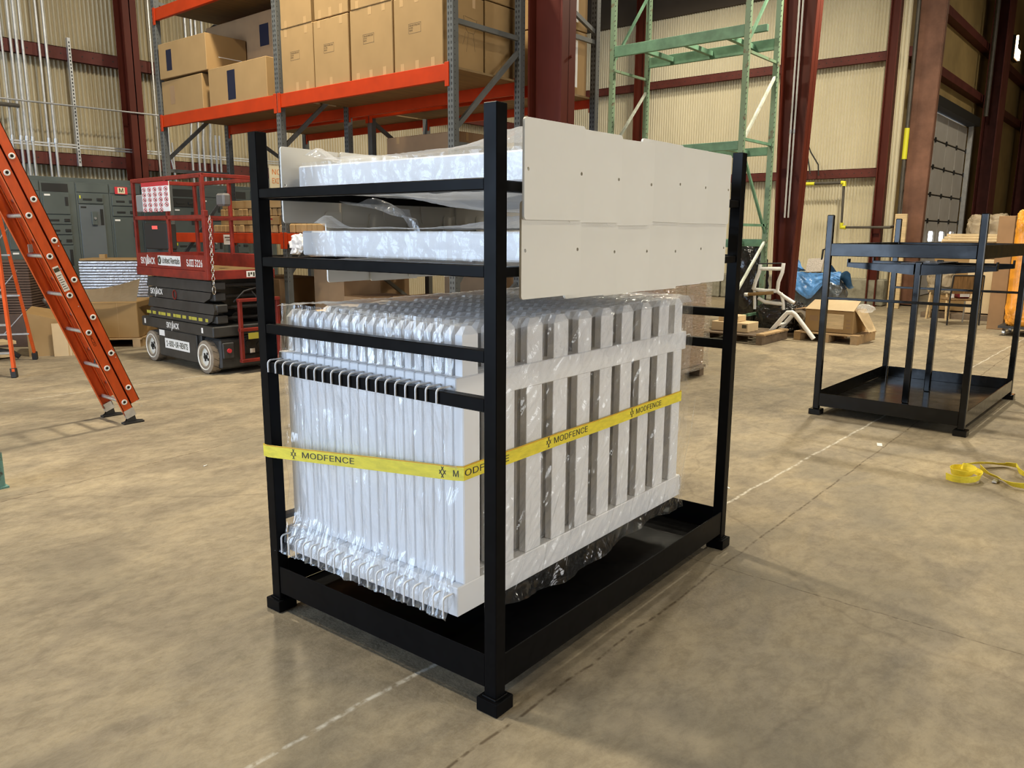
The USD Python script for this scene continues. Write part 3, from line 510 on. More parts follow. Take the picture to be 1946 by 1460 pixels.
# ---- clear polythene over the bundle and around the two rows of posts
def wob(P, amp, sc, seed, ridg=False):
    n = meshkit.fbm(np.asarray(P)*np.array(sc), 3, seed); n = (1-np.abs(2*n-1))*2-1 if ridg else 2*n-1
    return amp*n
T = Thing('plastic_wrap', 'clear polythene sheet wrapped over the bundle of fence panels', 'plastic wrap', frame=RACK)
yy, zz = np.meshgrid(np.linspace(.222, 1.178, 150), np.linspace(.30, 1.005, 70), indexing='ij')
P = np.stack([0*yy, yy, zz], -1); fold = wob(P, .026, (1, 12, 1.0), 4, True)+wob(P, .007, (1, 30, 4), 9)+wob(np.stack([0*yy, yy+.35*zz, zz], -1), .010, (1, 9, 2.5), 19, True)
env = np.clip((zz-.30)/.10, 0, 1)*np.clip((1.005-zz)/.10, .25, 1); x = .030+.008*env+fold*(.35+.65*env)*.8-.03*(1-np.clip((zz-.30)/.12, 0, 1)); x -= .02*np.exp(-((yy-1.17)/.05)**2)*env; ln = -.0285+(1.18-yy)/.94*.095; near = np.clip(1.6-np.abs(zz-.735)/.05, 0, 1); x = np.where(near > 0, x*(1-near)+np.maximum(x, ln+.004)*near, x)
T.part('side_sheet', MB().grid(np.stack([x, yy+.03*np.exp(-((yy-1.18)/.03)**2)*np.sin(zz*9), zz], -1)), FILMV, smooth=True)
yy, zz = np.meshgrid(np.linspace(.235, 1.19, 130), np.linspace(1.078, 1.295, 34), indexing='ij'); P = np.stack([0*yy, yy, zz], -1)
x = .058+np.clip((zz-1.10)/.2, 0, 1)*.016-.020*np.clip((1.11-zz)/.03, 0, 1)+wob(P, .008, (1, 30, 6), 5, True); T.part('side_sheet', MB().grid(np.stack([x, yy, zz+wob(P, .004, (1, 20, 1), 3)], -1)), FILMV, smooth=True)
yy, zz = np.meshgrid(np.linspace(.205, 1.19, 130), np.linspace(.262, .36, 18), indexing='ij'); P = np.stack([0*yy, yy, zz], -1)
x = .026-.050*np.clip((.335-zz)/.07, 0, 1)+wob(P, .010, (1, 34, 8), 15, True); zb = zz+wob(P, .010, (1, 22, 0), 6)*np.clip((.30-zz)/.06, 0, 1); T.part('hook_cover', MB().grid(np.stack([x, yy, zb], -1)), FILMV, smooth=True)
xx, yy = np.meshgrid(np.linspace(.062, 1.76, 150), np.linspace(.186, 1.20, 110), indexing='ij'); P = np.stack([xx, yy, 0*xx], -1)
z = 1.279+wob(P, .008, (9, 22, 1), 8)+wob(P, .004, (30, 40, 1), 2, True)+.03*np.clip(1-np.abs(yy-.95)/.3, 0, 1)*np.clip((.5-xx)/.4, 0, 1); z -= .035*np.clip((.20-yy)/.014, 0, 1)
T.part('top_sheet', MB().grid(np.stack([xx, yy, z], -1)), FILMT, smooth=True)
xx, zz = np.meshgrid(np.linspace(.17, 1.765, 170), np.linspace(.195, 1.278, 120), indexing='ij'); dg = np.stack([xx*.75+zz*.66, zz*.75-xx*.66, 0*xx], -1)
y = .188+wob(dg, .006, (3, 26, 1), 11, True)+wob(dg, .003, (9, 50, 1), 12); y = np.minimum(y, .1985); near = np.clip(1.7-np.abs(zz-.777)/.04, 0, 1); y = y*(1-near)+np.maximum(y, .1972)*near; y = y-.03*np.clip((.25-zz)/.055, 0, 1)*(0.6+.4*np.sin(xx*21)); keep = .22+.03*np.sin(xx*7)+.04*np.clip(.9-xx, -.9, .9)*0
T.part('face_sheet', MB().grid(np.stack([xx, y, zz+.05*np.clip((.26-zz)/.06, 0, 1)*np.sin(xx*5+1)*.5], -1)), FILM, smooth=True)
yy, zz = np.meshgrid(np.linspace(.184, 1.19, 80), np.linspace(.24, 1.28, 80), indexing='ij'); P = np.stack([0*yy, yy, zz], -1); x = 1.765+wob(P, .012, (1, 12, 5), 21, True)+.015*np.exp(-((zz-1.06)/.06)**2)
T.part('end_sheet', MB().grid(np.stack([x, yy, zz], -1)), FILM, smooth=True)
tl = MB()
for k in range(9):
    a = .35+.17*k; tl.tube([(a+t*.16, .188-.004*math.sin(t*9+k), .245+.02*math.sin(k*2.1)+t*(.30+.11*(k % 3))) for t in np.linspace(0, 1, 8)], .0016, 5)
T.part('crease', tl, FILMV, smooth=True); T.done()
def sleeve(label, z0, z1, y1, sag, seed, bulge):
    T = Thing('plastic_wrap', label, 'plastic wrap', frame=RACK); ny, x0, x1 = 120, .120, 1.55; ys = np.linspace(-.012, y1, ny)
    seg = [np.stack([np.full(16, x0), np.linspace(z0, z1, 16)], 1), np.stack([np.linspace(x0, x1, 60), np.full(60, z1)], 1), np.stack([np.full(12, x1), np.linspace(z1, z0, 12)], 1), np.stack([np.linspace(x1, x0, 60), np.full(60, z0)], 1)]
    nmv = [(-1, 0), (0, 1), (1, 0), (0, -1)]
    for k, (sg, (nx, nz)) in enumerate(zip(seg, nmv)):
        Y, X = np.meshgrid(ys, sg[:, 0], indexing='ij'); Z = np.broadcast_to(sg[:, 1], Y.shape).copy(); X = X.copy()
        P = np.stack([X, Y, Z], -1); d = .007+wob(P, .006, (7, 11, 20), seed+k)+wob(P, .004, (22, 34, 40), seed+9+k, True)
        if k == 1: d = d+bulge*np.exp(-((Y-.10)/.22)**2)*np.clip((X-x0)/.15, 0, 1)*(.6+.4*np.sin(X*8))+.05*np.exp(-((Y-y1+.02)/.05)**2)*np.exp(-((X-x0-.06)/.06)**2)
        if k == 3: d = .004+np.clip(d, -.002, .02)+sag*np.exp(-((Y-.25)/.35)**2)*np.clip((X-x0+.05)/.22, 0, 1)*np.clip((x1-X)/.3, .2, 1)
        X = X+nx*d; Z = Z+nz*d; T.part(['side_sheet', 'top_sheet', 'side_sheet', 'underside_sheet'][k], MB().grid(np.stack([X, Y, Z], -1)), (FILMS, FILMT, FILMS, FILMU)[k], smooth=True)
    if sag > .05:
        t = MB(); base = (.25, 1.02, 1.69); Pg = []
        for a in np.linspace(0, 1, 10): Pg.append([(.22+.10*a+.16*b*(1-a)+.03*math.sin(a*6), .98-.30*a-.12*b*(1-.5*a), 1.700-.115*a*(.3+.7*b)-.015*math.sin(b*7)) for b in np.linspace(0, 1, 8)])
        T.part('loose_end', MB().grid(np.array(Pg)), FILMV, smooth=True)
    T.done()
sleeve('clear polythene bag around the upper row of white fence posts', 1.742, 1.842, 1.06, .075, 31, .075)
sleeve('clear polythene bag around the lower row of white fence posts', 1.486, 1.586, 1.02, .03, 61, .045)

# ================================================================ SECOND RACK (empty, right)
R2 = Frame((5.20, -0.405, 0), math.radians(-1.3)); W2, D2 = 1.16, 1.95
T = Thing('stacking_rack', 'empty shorter black steel rack with a shiny tray standing behind on the right', 'rack', frame=R2)
for (x, y) in ((0, 0), (0, W2), (D2, 0), (D2, W2)):
    p = T.part('post', MB().box(x-q, x+q, y-q, y+q, 0.05, 1.745, 0.006), BLACKG); T.part('foot', MB().box(x-.05, x+.05, y-.05, y+.05, 0, 0.05, 0.004), BLACKG, sub=p)
T.part('tray_floor', MB().box(-.005, D2+.005, -.005, W2+.005, .085, .092), BLACKG)
for y0 in (-.022, W2+.016): T.part('tray_rim', MB().box(q+.001, D2-q-.001, y0, y0+.006, .08, .196, .002), BLACKG)
for x0 in (-.022, D2+.016): T.part('tray_rim', MB().box(x0, x0+.006, q+.001, W2-q-.001, .08, .196, .002), BLACKG)
for y0 in (-.02, W2-.02): T.part('top_band', MB().box(q, D2-q, y0, y0+.04, 1.398, 1.506, .004), BLACKG)
for x0 in (-.02, D2-.02): T.part('top_band', MB().box(x0, x0+.04, q, W2-q, 1.398, 1.506, .004), BLACKG)
for x0 in (-.013, D2-.013): T.part('thin_bar', MB().box(x0, x0+.026, q, W2-q, 1.028, 1.050, .002), BLACKG)
for cx in (.58, 1.30):
    T.part('centre_post', MB().box(cx-q, cx+q, W2/2-q, W2/2+q, .092, 1.35, .006), BLACKG)
    m = MB()
    for s in (-1, 1): m.prism([(W2/2+s*.03, 1.235), (W2/2+s*.03, 1.33), (W2/2+s*.60, 1.33), (W2/2+s*.60, 1.29)][::s], cx-.035, cx-.027, 'x').prism([(W2/2+s*.03, 1.235), (W2/2+s*.03, 1.33), (W2/2+s*.60, 1.33), (W2/2+s*.60, 1.29)][::s], cx+.027, cx+.035, 'x').box(cx-.035, cx+.035, W2/2+s*.03, W2/2+s*.60, 1.322, 1.33).box(cx-.035, cx+.035, W2/2+s*.592, W2/2+s*.60, 1.29, 1.362)
    T.part('support_arm', m, BLACKG)
T.part('gusset', MB().box(.58, 1.30, W2/2-.15, W2/2+.15, 1.332, 1.340), BLACKG); T.done()

# ================================================================ PALLET RACKS
def upright_frame(T, x0, x1, y, z1, w=.078, m=GREYUP, first=True, braces=(), holes=True):
    """two slotted posts and the bracing between them, at one y"""
    for xc, face in ((x0, -1), (x1, 1)):
        mb = MB(); a, b = (xc, xc+.075) if xc == x0 else (xc-.075, xc); mb.box(a, b, y-w/2, y+w/2, 0, z1, .003); p = T.part('upright', mb, m)
        if holes:
            h = MB(); zs = np.arange(1.0, min(z1, 5.2), .0508)
            for zz in zs:
                for s in (-1, 1):
                    yc = y+s*.017; xf = a-.0006 if face < 0 or xc == x0 else a-.0006
                    h.prism([(yc-.006, zz-.012), (yc+.006, zz-.012), (yc+.008, zz+.010), (yc, zz+.016), (yc-.008, zz+.010)], xf, xf+.001, 'x')
                if xc == x0: h.prism([(a+.02, zz-.005), (a+.028, zz-.005), (a+.028, zz+.005), (a+.02, zz+.005)], y-w/2-.0006, y-w/2+.0004, 'y')
                else: h.prism([(a+.05, zz-.005), (a+.058, zz-.005), (a+.058, zz+.005), (a+.05, zz+.005)], y-w/2-.0006, y-w/2+.0004, 'y')
            T.part('slots', h, DARK, sub=p, kind='stuff')
    for (za, zb) in braces: T.part('brace', MB().bar((x0+.07, y, za), (x1-.07, y, zb), .035, .045), m)
def rbeam(T, x, y0, y1, zt, h, m=ORBEAM, t=.045):
    p = T.part('beam', MB().box(x, x+t, y0+.002, y1-.002, zt-h, zt, .004), m); 
    for y in (y0, y1):
        s = 1 if y == y0 else -1
        T.part('beam_connector', MB().box(x-.012, x, min(y-s*.03, y+s*.025), max(y-s*.03, y+s*.025), zt-h-.055, zt+.01, .003), m, sub=p)
YS = [3.78, 6.53, 9.28]
T = Thing('pallet_rack', 'orange and grey pallet rack nearest the camera, holding cardboard boxes', 'pallet rack')
BR = [(3.49, 3.49), (2.55, 3.36), (3.68, 4.5), (4.55, 4.55), (1.1, 2.2), (2.40, 2.40), (.35, .35), (.45, 1.05)]
for k, y in enumerate(YS): upright_frame(T, 3.68, 4.72, y, 6.6, braces=BR)
for k in range(2):
    y0, y1 = YS[k]+.04, YS[k+1]-.04
    for x in (3.68, 4.675):
        rbeam(T, x, y0, y1, 3.115, .15); rbeam(T, x, y0, y1, 1.56, .125)
        if k == 1: rbeam(T, x, y0, y1, 4.47, .15)
        else: rbeam(T, x, y0, y1, 5.3, .15)
    T.part('deck_board', MB().box(3.727, 4.673, y0, y1, 3.085, 3.105), PLYWOOD); T.part('deck_board', MB().box(3.727, 4.673, y0, y1, 1.53, 1.55), PLYWOOD)
    if k == 1: T.part('deck_board', MB().box(3.727, 4.673, y0, y1, 4.44, 4.46), PLYWOOD)
T.part('paper_tag', MB().box(3.665, 3.667, 7.63, 7.84, 1.415, 1.54), WHITEP, label='white paper tag on the lower orange beam'); T.part('tag_print', MB().box(3.6635, 3.665, 7.66, 7.81, 1.50, 1.512).box(3.6635, 3.665, 7.69, 7.78, 1.47, 1.478), PRINT)
T.done()
T = Thing('pallet_rack', 'orange and grey pallet rack standing behind the red-brown H column', 'pallet rack')
for k, y in enumerate(YS): upright_frame(T, 5.02, 6.06, y, 6.6, braces=[(3.69, 3.69), (2.95, 2.45), (4.1, 3.8), (4.55, 4.55), (2.3, 1.4), (1.2, 1.2), (.35, .35), (1.05, .45)], holes=k == 0)
for k in range(2):
    y0, y1 = YS[k]+.04, YS[k+1]-.04
    for x in (5.02, 6.015):
        rbeam(T, x, y0, y1, 3.115, .12); rbeam(T, x, y0, y1, 1.56, .125)
    T.part('deck_board', MB().box(5.067, 6.013, y0, y1, 3.085, 3.105), PLYWOOD); T.part('deck_board', MB().box(5.067, 6.013, y0, y1, 1.53, 1.55), PLYWOOD)
T.done()

def carton(name, x0, x1, y0, y1, z0, z1, label, m=CARD, group=None, rot=0.0, stamp=None, tapes=True, lab=None, bulge=.006, frame=None, extra=None):
    """a cardboard box with a taped seam; its -x face looks at the camera"""
    c = ((x0+x1)/2, (y0+y1)/2); fr = frame or Frame((c[0], c[1], 0), rot); X, Y = x1-x0, y1-y0
    T = Thing(name, label, 'box', group, frame=fr); m0 = MB(); m0.box(-X/2, X/2, -Y/2, Y/2, z0, z1, bulge); T.part('body', m0, m)
    if tapes:
        t = MB()
        for z, s in ((z1, -1), (z0, 1)):
            for fy in (-.30, .02, .33):
                if rng.random() < .75: t.box(-X/2-.0008, -X/2, fy*Y-.025, fy*Y+.025, z+s*.004, z+s*(.07+.03*rng.random()))
        for fx in (-.25, .25): t.box(fx*X-.02, fx*X+.02, -Y/2-.0008, -Y/2, z1-.10, z1-.005)
        t.box(-X/2, X/2, -.025, .025, z1, z1+.0008); T.part('tape', t, TAPE, kind='stuff')
    if stamp:
        p = MB(); fx = -X/2-.0009; yc, zc, w, h = stamp[0]*Y, z0+stamp[1]*(z1-z0), stamp[2], stamp[3]; e = .0025
        for a in ((yc-w/2, yc+w/2, zc+h/2-e, zc+h/2), (yc-w/2, yc+w/2, zc-h/2, zc-h/2+e), (yc-w/2, yc-w/2+e, zc-h/2, zc+h/2), (yc+w/2-e, yc+w/2, zc-h/2, zc+h/2)): p.box(fx, fx+.0009, *a)
        for k, (txt, ww) in enumerate((('ITEM: 4071 OFFICE TILER', .86), ('QTY: 1 PCS', .3), ('N.W: 12 KG', .26))): p.text(txt, h*.15, (fx, yc+w*.45, zc+h*.22-k*h*.24), (0, -1, 0), (0, 0, 1), .0006, width=w*ww)
        T.part('print', p, PRINT, kind='stuff')
    if extra: extra(T, *c)
    for L in (lab or []): T.part(L[0], MB().box(*L[1]), L[2])
    return T.done()
def end_print_lower(T, cx, cy):
    yf = 3.9042-cy; A = lambda *pts: [(x-cx, yf, z) for x, z in pts]
    T.part('chair_drawing', MB().tube(A((3.99, 3.60), (4.02, 3.50), (4.05, 3.46), (4.14, 3.46), (4.17, 3.52), (4.18, 3.59)), .002, 4).tube(A((4.06, 3.46), (4.03, 3.28)), .0015, 4).tube(A((4.13, 3.46), (4.15, 3.30)), .0015, 4).tube(A((4.02, 3.46), (3.98, 3.34)), .0012, 4).tube(A((4.01, 3.60), (4.16, 3.585)), .0015, 4), PRINT, kind='stuff')
def end_print_upper(T, cx, cy):
    yf = 3.9042-cy; p = MB()
    for a in ((3.80, 4.20, 3.950, 3.953), (3.80, 4.20, 3.815, 3.818), (4.197, 4.2, 3.815, 3.95)): p.box(a[0]-cx, a[1]-cx, yf-.0008, yf, a[2], a[3])
    for k, t in enumerate(('ITEM NO / SIZE', 'COLOUR: GREY POLY', 'N.W / G.W  12 KG', 'MADE IN 1 PC')): p.text(t, .014, (3.83-cx, yf, 3.925-k*.03), (1, 0, 0), (0, 0, 1), .0005)
    T.part('text_frame', p, PRINT, kind='stuff')
    T.part('recycling_mark', MB().tube([(4.15-cx+.03*math.cos(a), yf, 4.05+.03*math.sin(a)) for a in np.linspace(0, 2*PI, 14)], .005, 4).tube([(4.14-cx, yf, 4.05), (4.15-cx, yf, 4.035), (4.18-cx, yf, 4.09)], .004, 4).text('LEGAL', .02, (4.18-cx, yf, 4.015), (1, 0, 0), (0, 0, 1), .0005), LOGOG, kind='stuff')
cols = [(3.905, 4.575, 'nearest the right-hand upright'), (4.605, 5.255, 'second from the right-hand upright'), (5.275, 5.86, 'third from the right-hand upright'), (5.89, 6.48, 'beside the middle upright')]
for k, (y0, y1, w) in enumerate(cols):
    carton('cardboard_box', 3.715+.01*(k % 2), 4.28, y0, y1, 3.117, 3.79+.01*(k % 2), 'front bottom box on the upper orange shelf, '+w, group='chair boxes on the upper shelf', stamp=(.06, .56, .17, .09), extra=end_print_lower if k == 0 else None)
    carton('cardboard_box', 3.72, 4.285, y0+.01*(k % 2), y1-.02, 3.802, 4.46, 'front upper box stacked high on the orange shelf, '+w, group='chair boxes on the upper shelf', stamp=(-.1, .55, .17, .09), extra=end_print_upper if k == 0 else None)
    if k < 2:
        carton('cardboard_box', 4.30, 4.86, y0, y1, 3.117, 3.80, 'box at the back of the upper orange shelf, '+w, tapes=False)
        carton('cardboard_box', 4.30, 4.86, y0, y1, 3.812, 4.47, 'top box at the back of the upper orange shelf, '+w, tapes=False)
# left bay of the upper shelf
def lblrect(x, y0, y1, z0, z1): return ('navy_label', (x, x+.0015, y0, y1, z0, z1), NAVY)
carton('cardboard_box', 3.70, 4.27, 8.18, 9.22, 3.117, 3.545, 'faded box at the lower left end of the upper orange shelf', m=CARDD if False else CARD, lab=[('faded_label', (-.2862, -.285, .18, .30, 3.24, 3.47), CARDD)], tapes=False)
carton('cardboard_box', 3.705, 4.26, 6.76, 8.03, 3.117, 3.565, 'long box with a navy label beside the middle upright', lab=[lblrect(-.279, .03, .20, 3.16, 3.50)], tapes=False)
carton('cardboard_box', 3.69, 4.27, 8.06, 9.20, 3.57, 4.01, 'battered box lying tilted on top of the faded box', lab=[lblrect(-.2915, .25, .38, 3.66, 3.92), ('torn_tear', (-.12, .22, -.5725, -.5705, 3.74, 3.75), WHITEP)], tapes=False, rot=.03)
carton('cardboard_box', 4.30, 4.93, 7.32, 9.05, 3.117, 4.31, 'big shaded box behind, high at the left of the upper shelf', m=CARDD, lab=[lblrect(-.3165, -.62, -.42, 3.90, 4.16)], tapes=False)
# second rack's boxes
for k, (y0, y1) in enumerate(((3.9, 4.55), (4.58, 5.25))):
    for j in range(2): carton('cardboard_box', 5.47, 6.03, y0, y1, 3.12+j*.69, 3.80+j*.69, '%s box on the rear rack, %s column behind the red-brown column' % (['lower', 'upper'][j], ['nearer', 'farther'][k]), m=CARD, lab=[('chair_print', (-.10, .10, -(y1-y0)/2-.001, -(y1-y0)/2, 3.2+j*.69, 3.7+j*.69), WHITEP)], tapes=False)
for j in range(4): carton('cardboard_box', 5.06, 5.72, 5.02, 6.24+.005*j, 1.565+j*.295, 1.855+j*.295, 'wide brown carton on the rear rack, %s of the four-high stack' % ['bottom one', 'second from bottom', 'third from bottom', 'top one'][j], m=CARDD, group='dark cartons on the rear rack')
# rolls and long cartons on the lower orange shelf
gid = 'narrow cartons on the lower shelf'
first = None; col_n = 0
for r in range(4):
    z0 = 1.565+.098*r; wide = r in (1, 3); y = 8.16-(.14 if r else 0)-.03*r; k = 0
    while y > 6.62:
        w = .33 if wide else .104; T_l = '%s carton end in the %s layer of the lower orange shelf, %s from the left' % (['narrow', 'long'][wide], ['bottom', 'second', 'third', 'top'][r], (ORD+['%dth' % i for i in range(21, 40)])[min(k, 18)])
        s = wide and 1 or 0
        if y-w > 6.58: carton('narrow_carton', 3.71+.02*rng.random(), 4.5, y-w+.003, y, z0, z0+.096, T_l, group=gid, tapes=False, bulge=.012 if not wide else .004)
        y -= w; k += 1
y = 6.47; k = 0
while y > 5.6:
    carton('narrow_carton', 3.71+.02*rng.random(), 4.5, y-.104, y, 1.562, 1.672, 'narrow carton end right of the middle upright on the lower shelf, %s from it' % ORD[k], group='narrow cartons right of the upright', tapes=False, bulge=.014); y -= .108; k += 1
T = Thing('plastic_bag', 'crumpled white plastic bag hanging on the lower orange beam', 'bag'); m = trimesh.creation.icosphere(3, 1.0); v = np.array(m.vertices); v *= (.05, .12, .115); v += (meshkit.fbm(v*25, 3, 4)[:, None]-.5)*.09*np.sign(v); T.part('bag', (v+np.array([3.62, 6.17, 1.44]), m.faces), WHITEP, smooth=True); T.done()
# dim things on the floor under the racks
for k, (x0, x1, y0, y1, z, w) in enumerate([(3.9, 4.6, 4.1, 4.9, .9, 'right'), (3.95, 4.6, 5.0, 5.8, .85, 'centre right'), (3.9, 4.6, 7.0, 7.9, 1.0, 'left'), (5.1, 5.9, 4.3, 5.3, 1.2, 'rear right'), (5.1, 5.9, 6.8, 7.8, 1.25, 'rear left')]):
    carton('cardboard_box', x0, x1, y0, y1, .12, z, 'large dim carton on the floor beneath the orange racks, %s one' % w, m=CARDD, tapes=False)
    solo('pallet', MB().box(x0-.05, x1+.05, y0-.05, y1+.05, .10, .12).box(x0-.05, x0+.05, y0-.05, y1+.05, 0, .10).box(x1-.05, x1+.05, y0-.05, y1+.05, 0, .10), OLDWOOD, 'old pallet under the dim %s carton' % w, 'pallet')
T = Thing('carton_flap_box', 'open carton with a raised flap under the lower orange beam', 'box'); T.part('body', MB().box(4.0, 4.55, 5.85, 6.42, .0, 1.26), CARDD); T.part('flap', MB().bar((4.0, 6.1, 1.26), (3.82, 6.1, 1.33), .5, .006), CARDL); T.done()
T = Thing('wood_bundle', 'bundle of wooden boards under clear plastic on the floor behind the fence load', 'wood bundle')
for k in range(6): T.part('board', MB().box(2.75+.01*k, 3.5, 3.6+.0*k, 4.9, .50+.055*k, .548+.055*k, .006) if k % 2 else MB().box(2.72, 3.46, 3.62, 4.86, .50+.055*k, .548+.055*k, .006), WOOD if k > 3 else OLDWOOD)
T.part('crate', MB().box(2.75, 3.5, 3.6, 4.9, 0, .5), OLDWOOD)
xx, yy = np.meshgrid(np.linspace(2.68, 3.55, 40), np.linspace(3.5, 5.0, 50), indexing='ij'); zz = .86+.07*meshkit.fbm(np.stack([xx*3, yy*3, 0*xx], -1), 3, 5)-.25*np.clip((yy-4.6)/.4, 0, 1)-.2*np.clip((2.8-xx)/.12, 0, 1)
T.part('plastic_cover', MB().grid(np.stack([xx, yy, zz], -1)), FILMT, smooth=True); T.done()
T = Thing('warning_sign', 'small cream sign with orange letters hanging behind the middle upright', 'sign'); T.part('board', MB().box(7.28, 7.60, 12.24, 12.26, 2.42, 2.86), SIGNC)
m = MB()
for k, t in enumerate(('NO', 'EXIT')): m.text(t, .10, (7.33, 12.238, 2.68-k*.17), (1, 0, 0), (0, 0, 1), .001, width=.21)
T.part('lettering', m, SIGNO, kind='stuff'); T.done()

# ================================================================ GREEN PALLET RACK
T = Thing('pallet_rack', 'empty green pallet rack in front of the bright right wall', 'pallet rack'); gx0, gx1 = 9.75, 10.85; GY = [3.66, 5.98]
for y in GY:
    for x in (gx0, gx1):
        p = T.part('upright', MB().box(x-.04, x+.04, y-.04, y+.04, 0, 6.4, .004), GREEND); h = MB()
        for z in np.arange(.9, 6.2, .075): h.prism([(x-.04 if x == gx0 else x-.04, z), (x-.015, z+.02), (x-.015, z+.035), (x-.04, z+.02)], y-.0408, y-.0395, 'y')
        T.part('slots', h, DARK, sub=p, kind='stuff')
    for (za, zb, mm) in ((4.22, 4.22, GREEND), (4.35, 5.6, GREENP), (2.98, 2.98, GREENP), (2.95, 4.0, BRACEW), (2.83, 1.6, GREENP), (1.72, 1.72, GREENP), (.62, 1.45, BRACEW), (.3, .3, GREENP)): T.part('brace', MB().bar((gx0+.03, y, za), (gx1-.03, y, zb), .035, .04), mm)
for zt, h in ((4.58, .17), (2.95, .13), (1.50, .12)):
    for x in (gx0-.03, gx1-.03): T.part('beam', MB().box(x, x+.05, GY[0]+.04, GY[1]-.04, zt-h, zt, .005), GREENP)
    for k in range(3): y = GY[0]+.35+k*.72; T.part('cross_bar', MB().box(gx0, gx1, y, y+.07, zt-h*.75, zt-h*.3, .003), GREENP)
T.part('loose_beam', MB().box(gx0+.62, gx0+.68, GY[0]-.02, GY[1]-.1, 4.60, 4.70, .004), GREENP); T.done()
pipe('wall_cable', [(16.9, 5.2, 2.95), (17.05, 5.35, 3.4), (17.1, 5.4, 3.72), (17.05, 5.28, 3.45), (16.95, 5.05, 3.15), (16.95, 5.02, 2.9)], .015, DKRUB, 'looped black cable hanging on the right wall between green uprights', 'cable')

# ================================================================ EXTENSION LADDER
LF = Frame((1.045, 4.97, 0.0)); ta = math.atan2(.113, .30); dv = np.array([-math.sin(ta), 0, math.cos(ta)]); nv = np.array([math.cos(ta), 0, math.sin(ta)])
def lp(s, n, y): return dv*s+nv*n+np.array([0, y, 0.0])
T = Thing('extension_ladder', 'orange fibreglass extension ladder leaning at the left, with grey metal rungs', 'ladder', frame=LF)
LW, s0, s1 = .415, .05, 4.3
def chan(mb, sA, sB, n0, n1, yw, side, t=.005, fl_=.03):
    """channel rail: web at y=yw, flanges going inwards"""
    for (na, nb, ya, yb) in ((n0, n1, yw, yw+side*t), (n0, n0+t, yw, yw+side*fl_), (n1-t, n1, yw, yw+side*fl_)):
        c = [lp(sA, na, ya), lp(sA, nb, ya), lp(sA, nb, yb), lp(sA, na, yb), lp(sB, na, ya), lp(sB, nb, ya), lp(sB, nb, yb), lp(sB, na, yb)]; mb.add(c, HEX)
    return mb
for side, yw in ((1, -.012), (-1, LW)):
    r = T.part('base_rail', chan(MB(), s0+.03, s1, -.012, .070, yw, side), FIBRE, label='rail of the lower ladder section')
    r2 = T.part('fly_rail', chan(MB(), s0+.10, s1, .074, .150, yw+side*.004, side), FIBRE, label='rail of the upper ladder section')
    for k in range(13):
        for n, ss, nm in ((.029, .19, r), (.112, .285, r2)):
            s = ss+.3205*k
            if s > s1-.05: continue
            yo = yw-side*.0005 if nm is r else yw+side*.0035
            T.part('rung_end', MB().tube([lp(s, n, yo-side*.002)+.0175*(math.cos(a)*dv+math.sin(a)*nv) for a in np.linspace(0, 2*PI, 17)[:-1]], .0068, 6, closed=True), LETW, sub=nm, smooth=True)
            T.part('rung_hole', MB().cyl(lp(s, n, yo), lp(s, n, yo-side*.002), .0125, 12), HOLE, sub=nm)
    rv = MB()
    for s, n in ((1.05, .05), (1.36, .06), (.56, .128), (.60, .140), (.63, .125), (.11, .128), (.15, .12), (.09, .14), (1.52, .12)): rv.cyl(lp(s, n, yw), lp(s, n, yw-side*.0035), .0045, 6)
    T.part('rivet', rv, ALU, sub=r, kind='stuff')
    T.part('end_cap', MB().add([lp(.05, -.012, yw-side*.004), lp(.05, .07, yw-side*.004), lp(.05, .07, yw+side*.03), lp(.05, -.012, yw+side*.03), lp(.12, -.012, yw-side*.004), lp(.12, .07, yw-side*.004), lp(.12, .07, yw+side*.03), lp(.12, -.012, yw+side*.03)], HEX), ALU)
    yc = yw+side*.015
    f = T.part('foot', MB().prism([(-.055, .0), (.10, .0), (.105, .018), (.05, .026), (.035, .10), (.012, .105), (-.012, .07), (-.03, .03), (-.06, .018)][::1], yc-.004, yc+.004, 'y').box(-.06, .105, yc-.03, yc+.03, .002, .014), GREYL); T.part('rubber_pad', MB().box(-.06, .105, yc-.032, yc+.032, 0, .006), DKRUB, sub=f)
for k in range(13):
    for n, ss, nm in ((.029, .19, 'base_rung'), (.112, .285, 'fly_rung')):
        s = ss+.3205*k
        if s < s1-.05: T.part(nm, MB().cyl(lp(s, n, -.008), lp(s, n, LW-.004), .0155, 12), ALU, smooth=40)
T.part('rung_lock', MB().bar(lp(.62, .10, .17), lp(.50, .03, .15), .012, .012).bar(lp(.62, .10, .22), lp(.5, .03, .24), .012, .012).bar(lp(.5, .03, .15), lp(.5, .03, .24), .012, .012), GREYL)
T.part('rung_lock', MB().bar(lp(1.56, .04, .30), lp(1.50, .02, .30), .012, .03), ALU)
c0 = 1.19; m = MB(); m.add([lp(c0, .006, -.0128), lp(c0, .050, -.0128), lp(c0, .050, -.0121), lp(c0, .006, -.0121), lp(c0+.20, .006, -.0128), lp(c0+.20, .050, -.0128), lp(c0+.20, .050, -.0121), lp(c0+.20, .006, -.0121)], HEX)
lb = T.part('label', m, WHITEP, label='white sticker with black print'); m = MB()
for k in range(7): m.bar(lp(c0+.02+.018*k, .010, -.0131), lp(c0+.02+.018*k, .044-.006*(k % 3), -.0131), .005, .0006, up=(0, 1, 0))
m.bar(lp(c0+.172, .008, -.0131), lp(c0+.172, .048, -.0131), .03, .0006, up=(0, 1, 0)); T.part('label_print', m, INK, sub=lb, kind='stuff')
m = MB().text('HCZD', .026, (0, 0, 0), (1, 0, 0), (0, 1, 0), .0006); v, f = m.arr(); T.part('marker_writing', (np.array([lp(.80-a*.9, .018+b*.8, -.0128) for a, b, c in v]), f), INK); T.done()

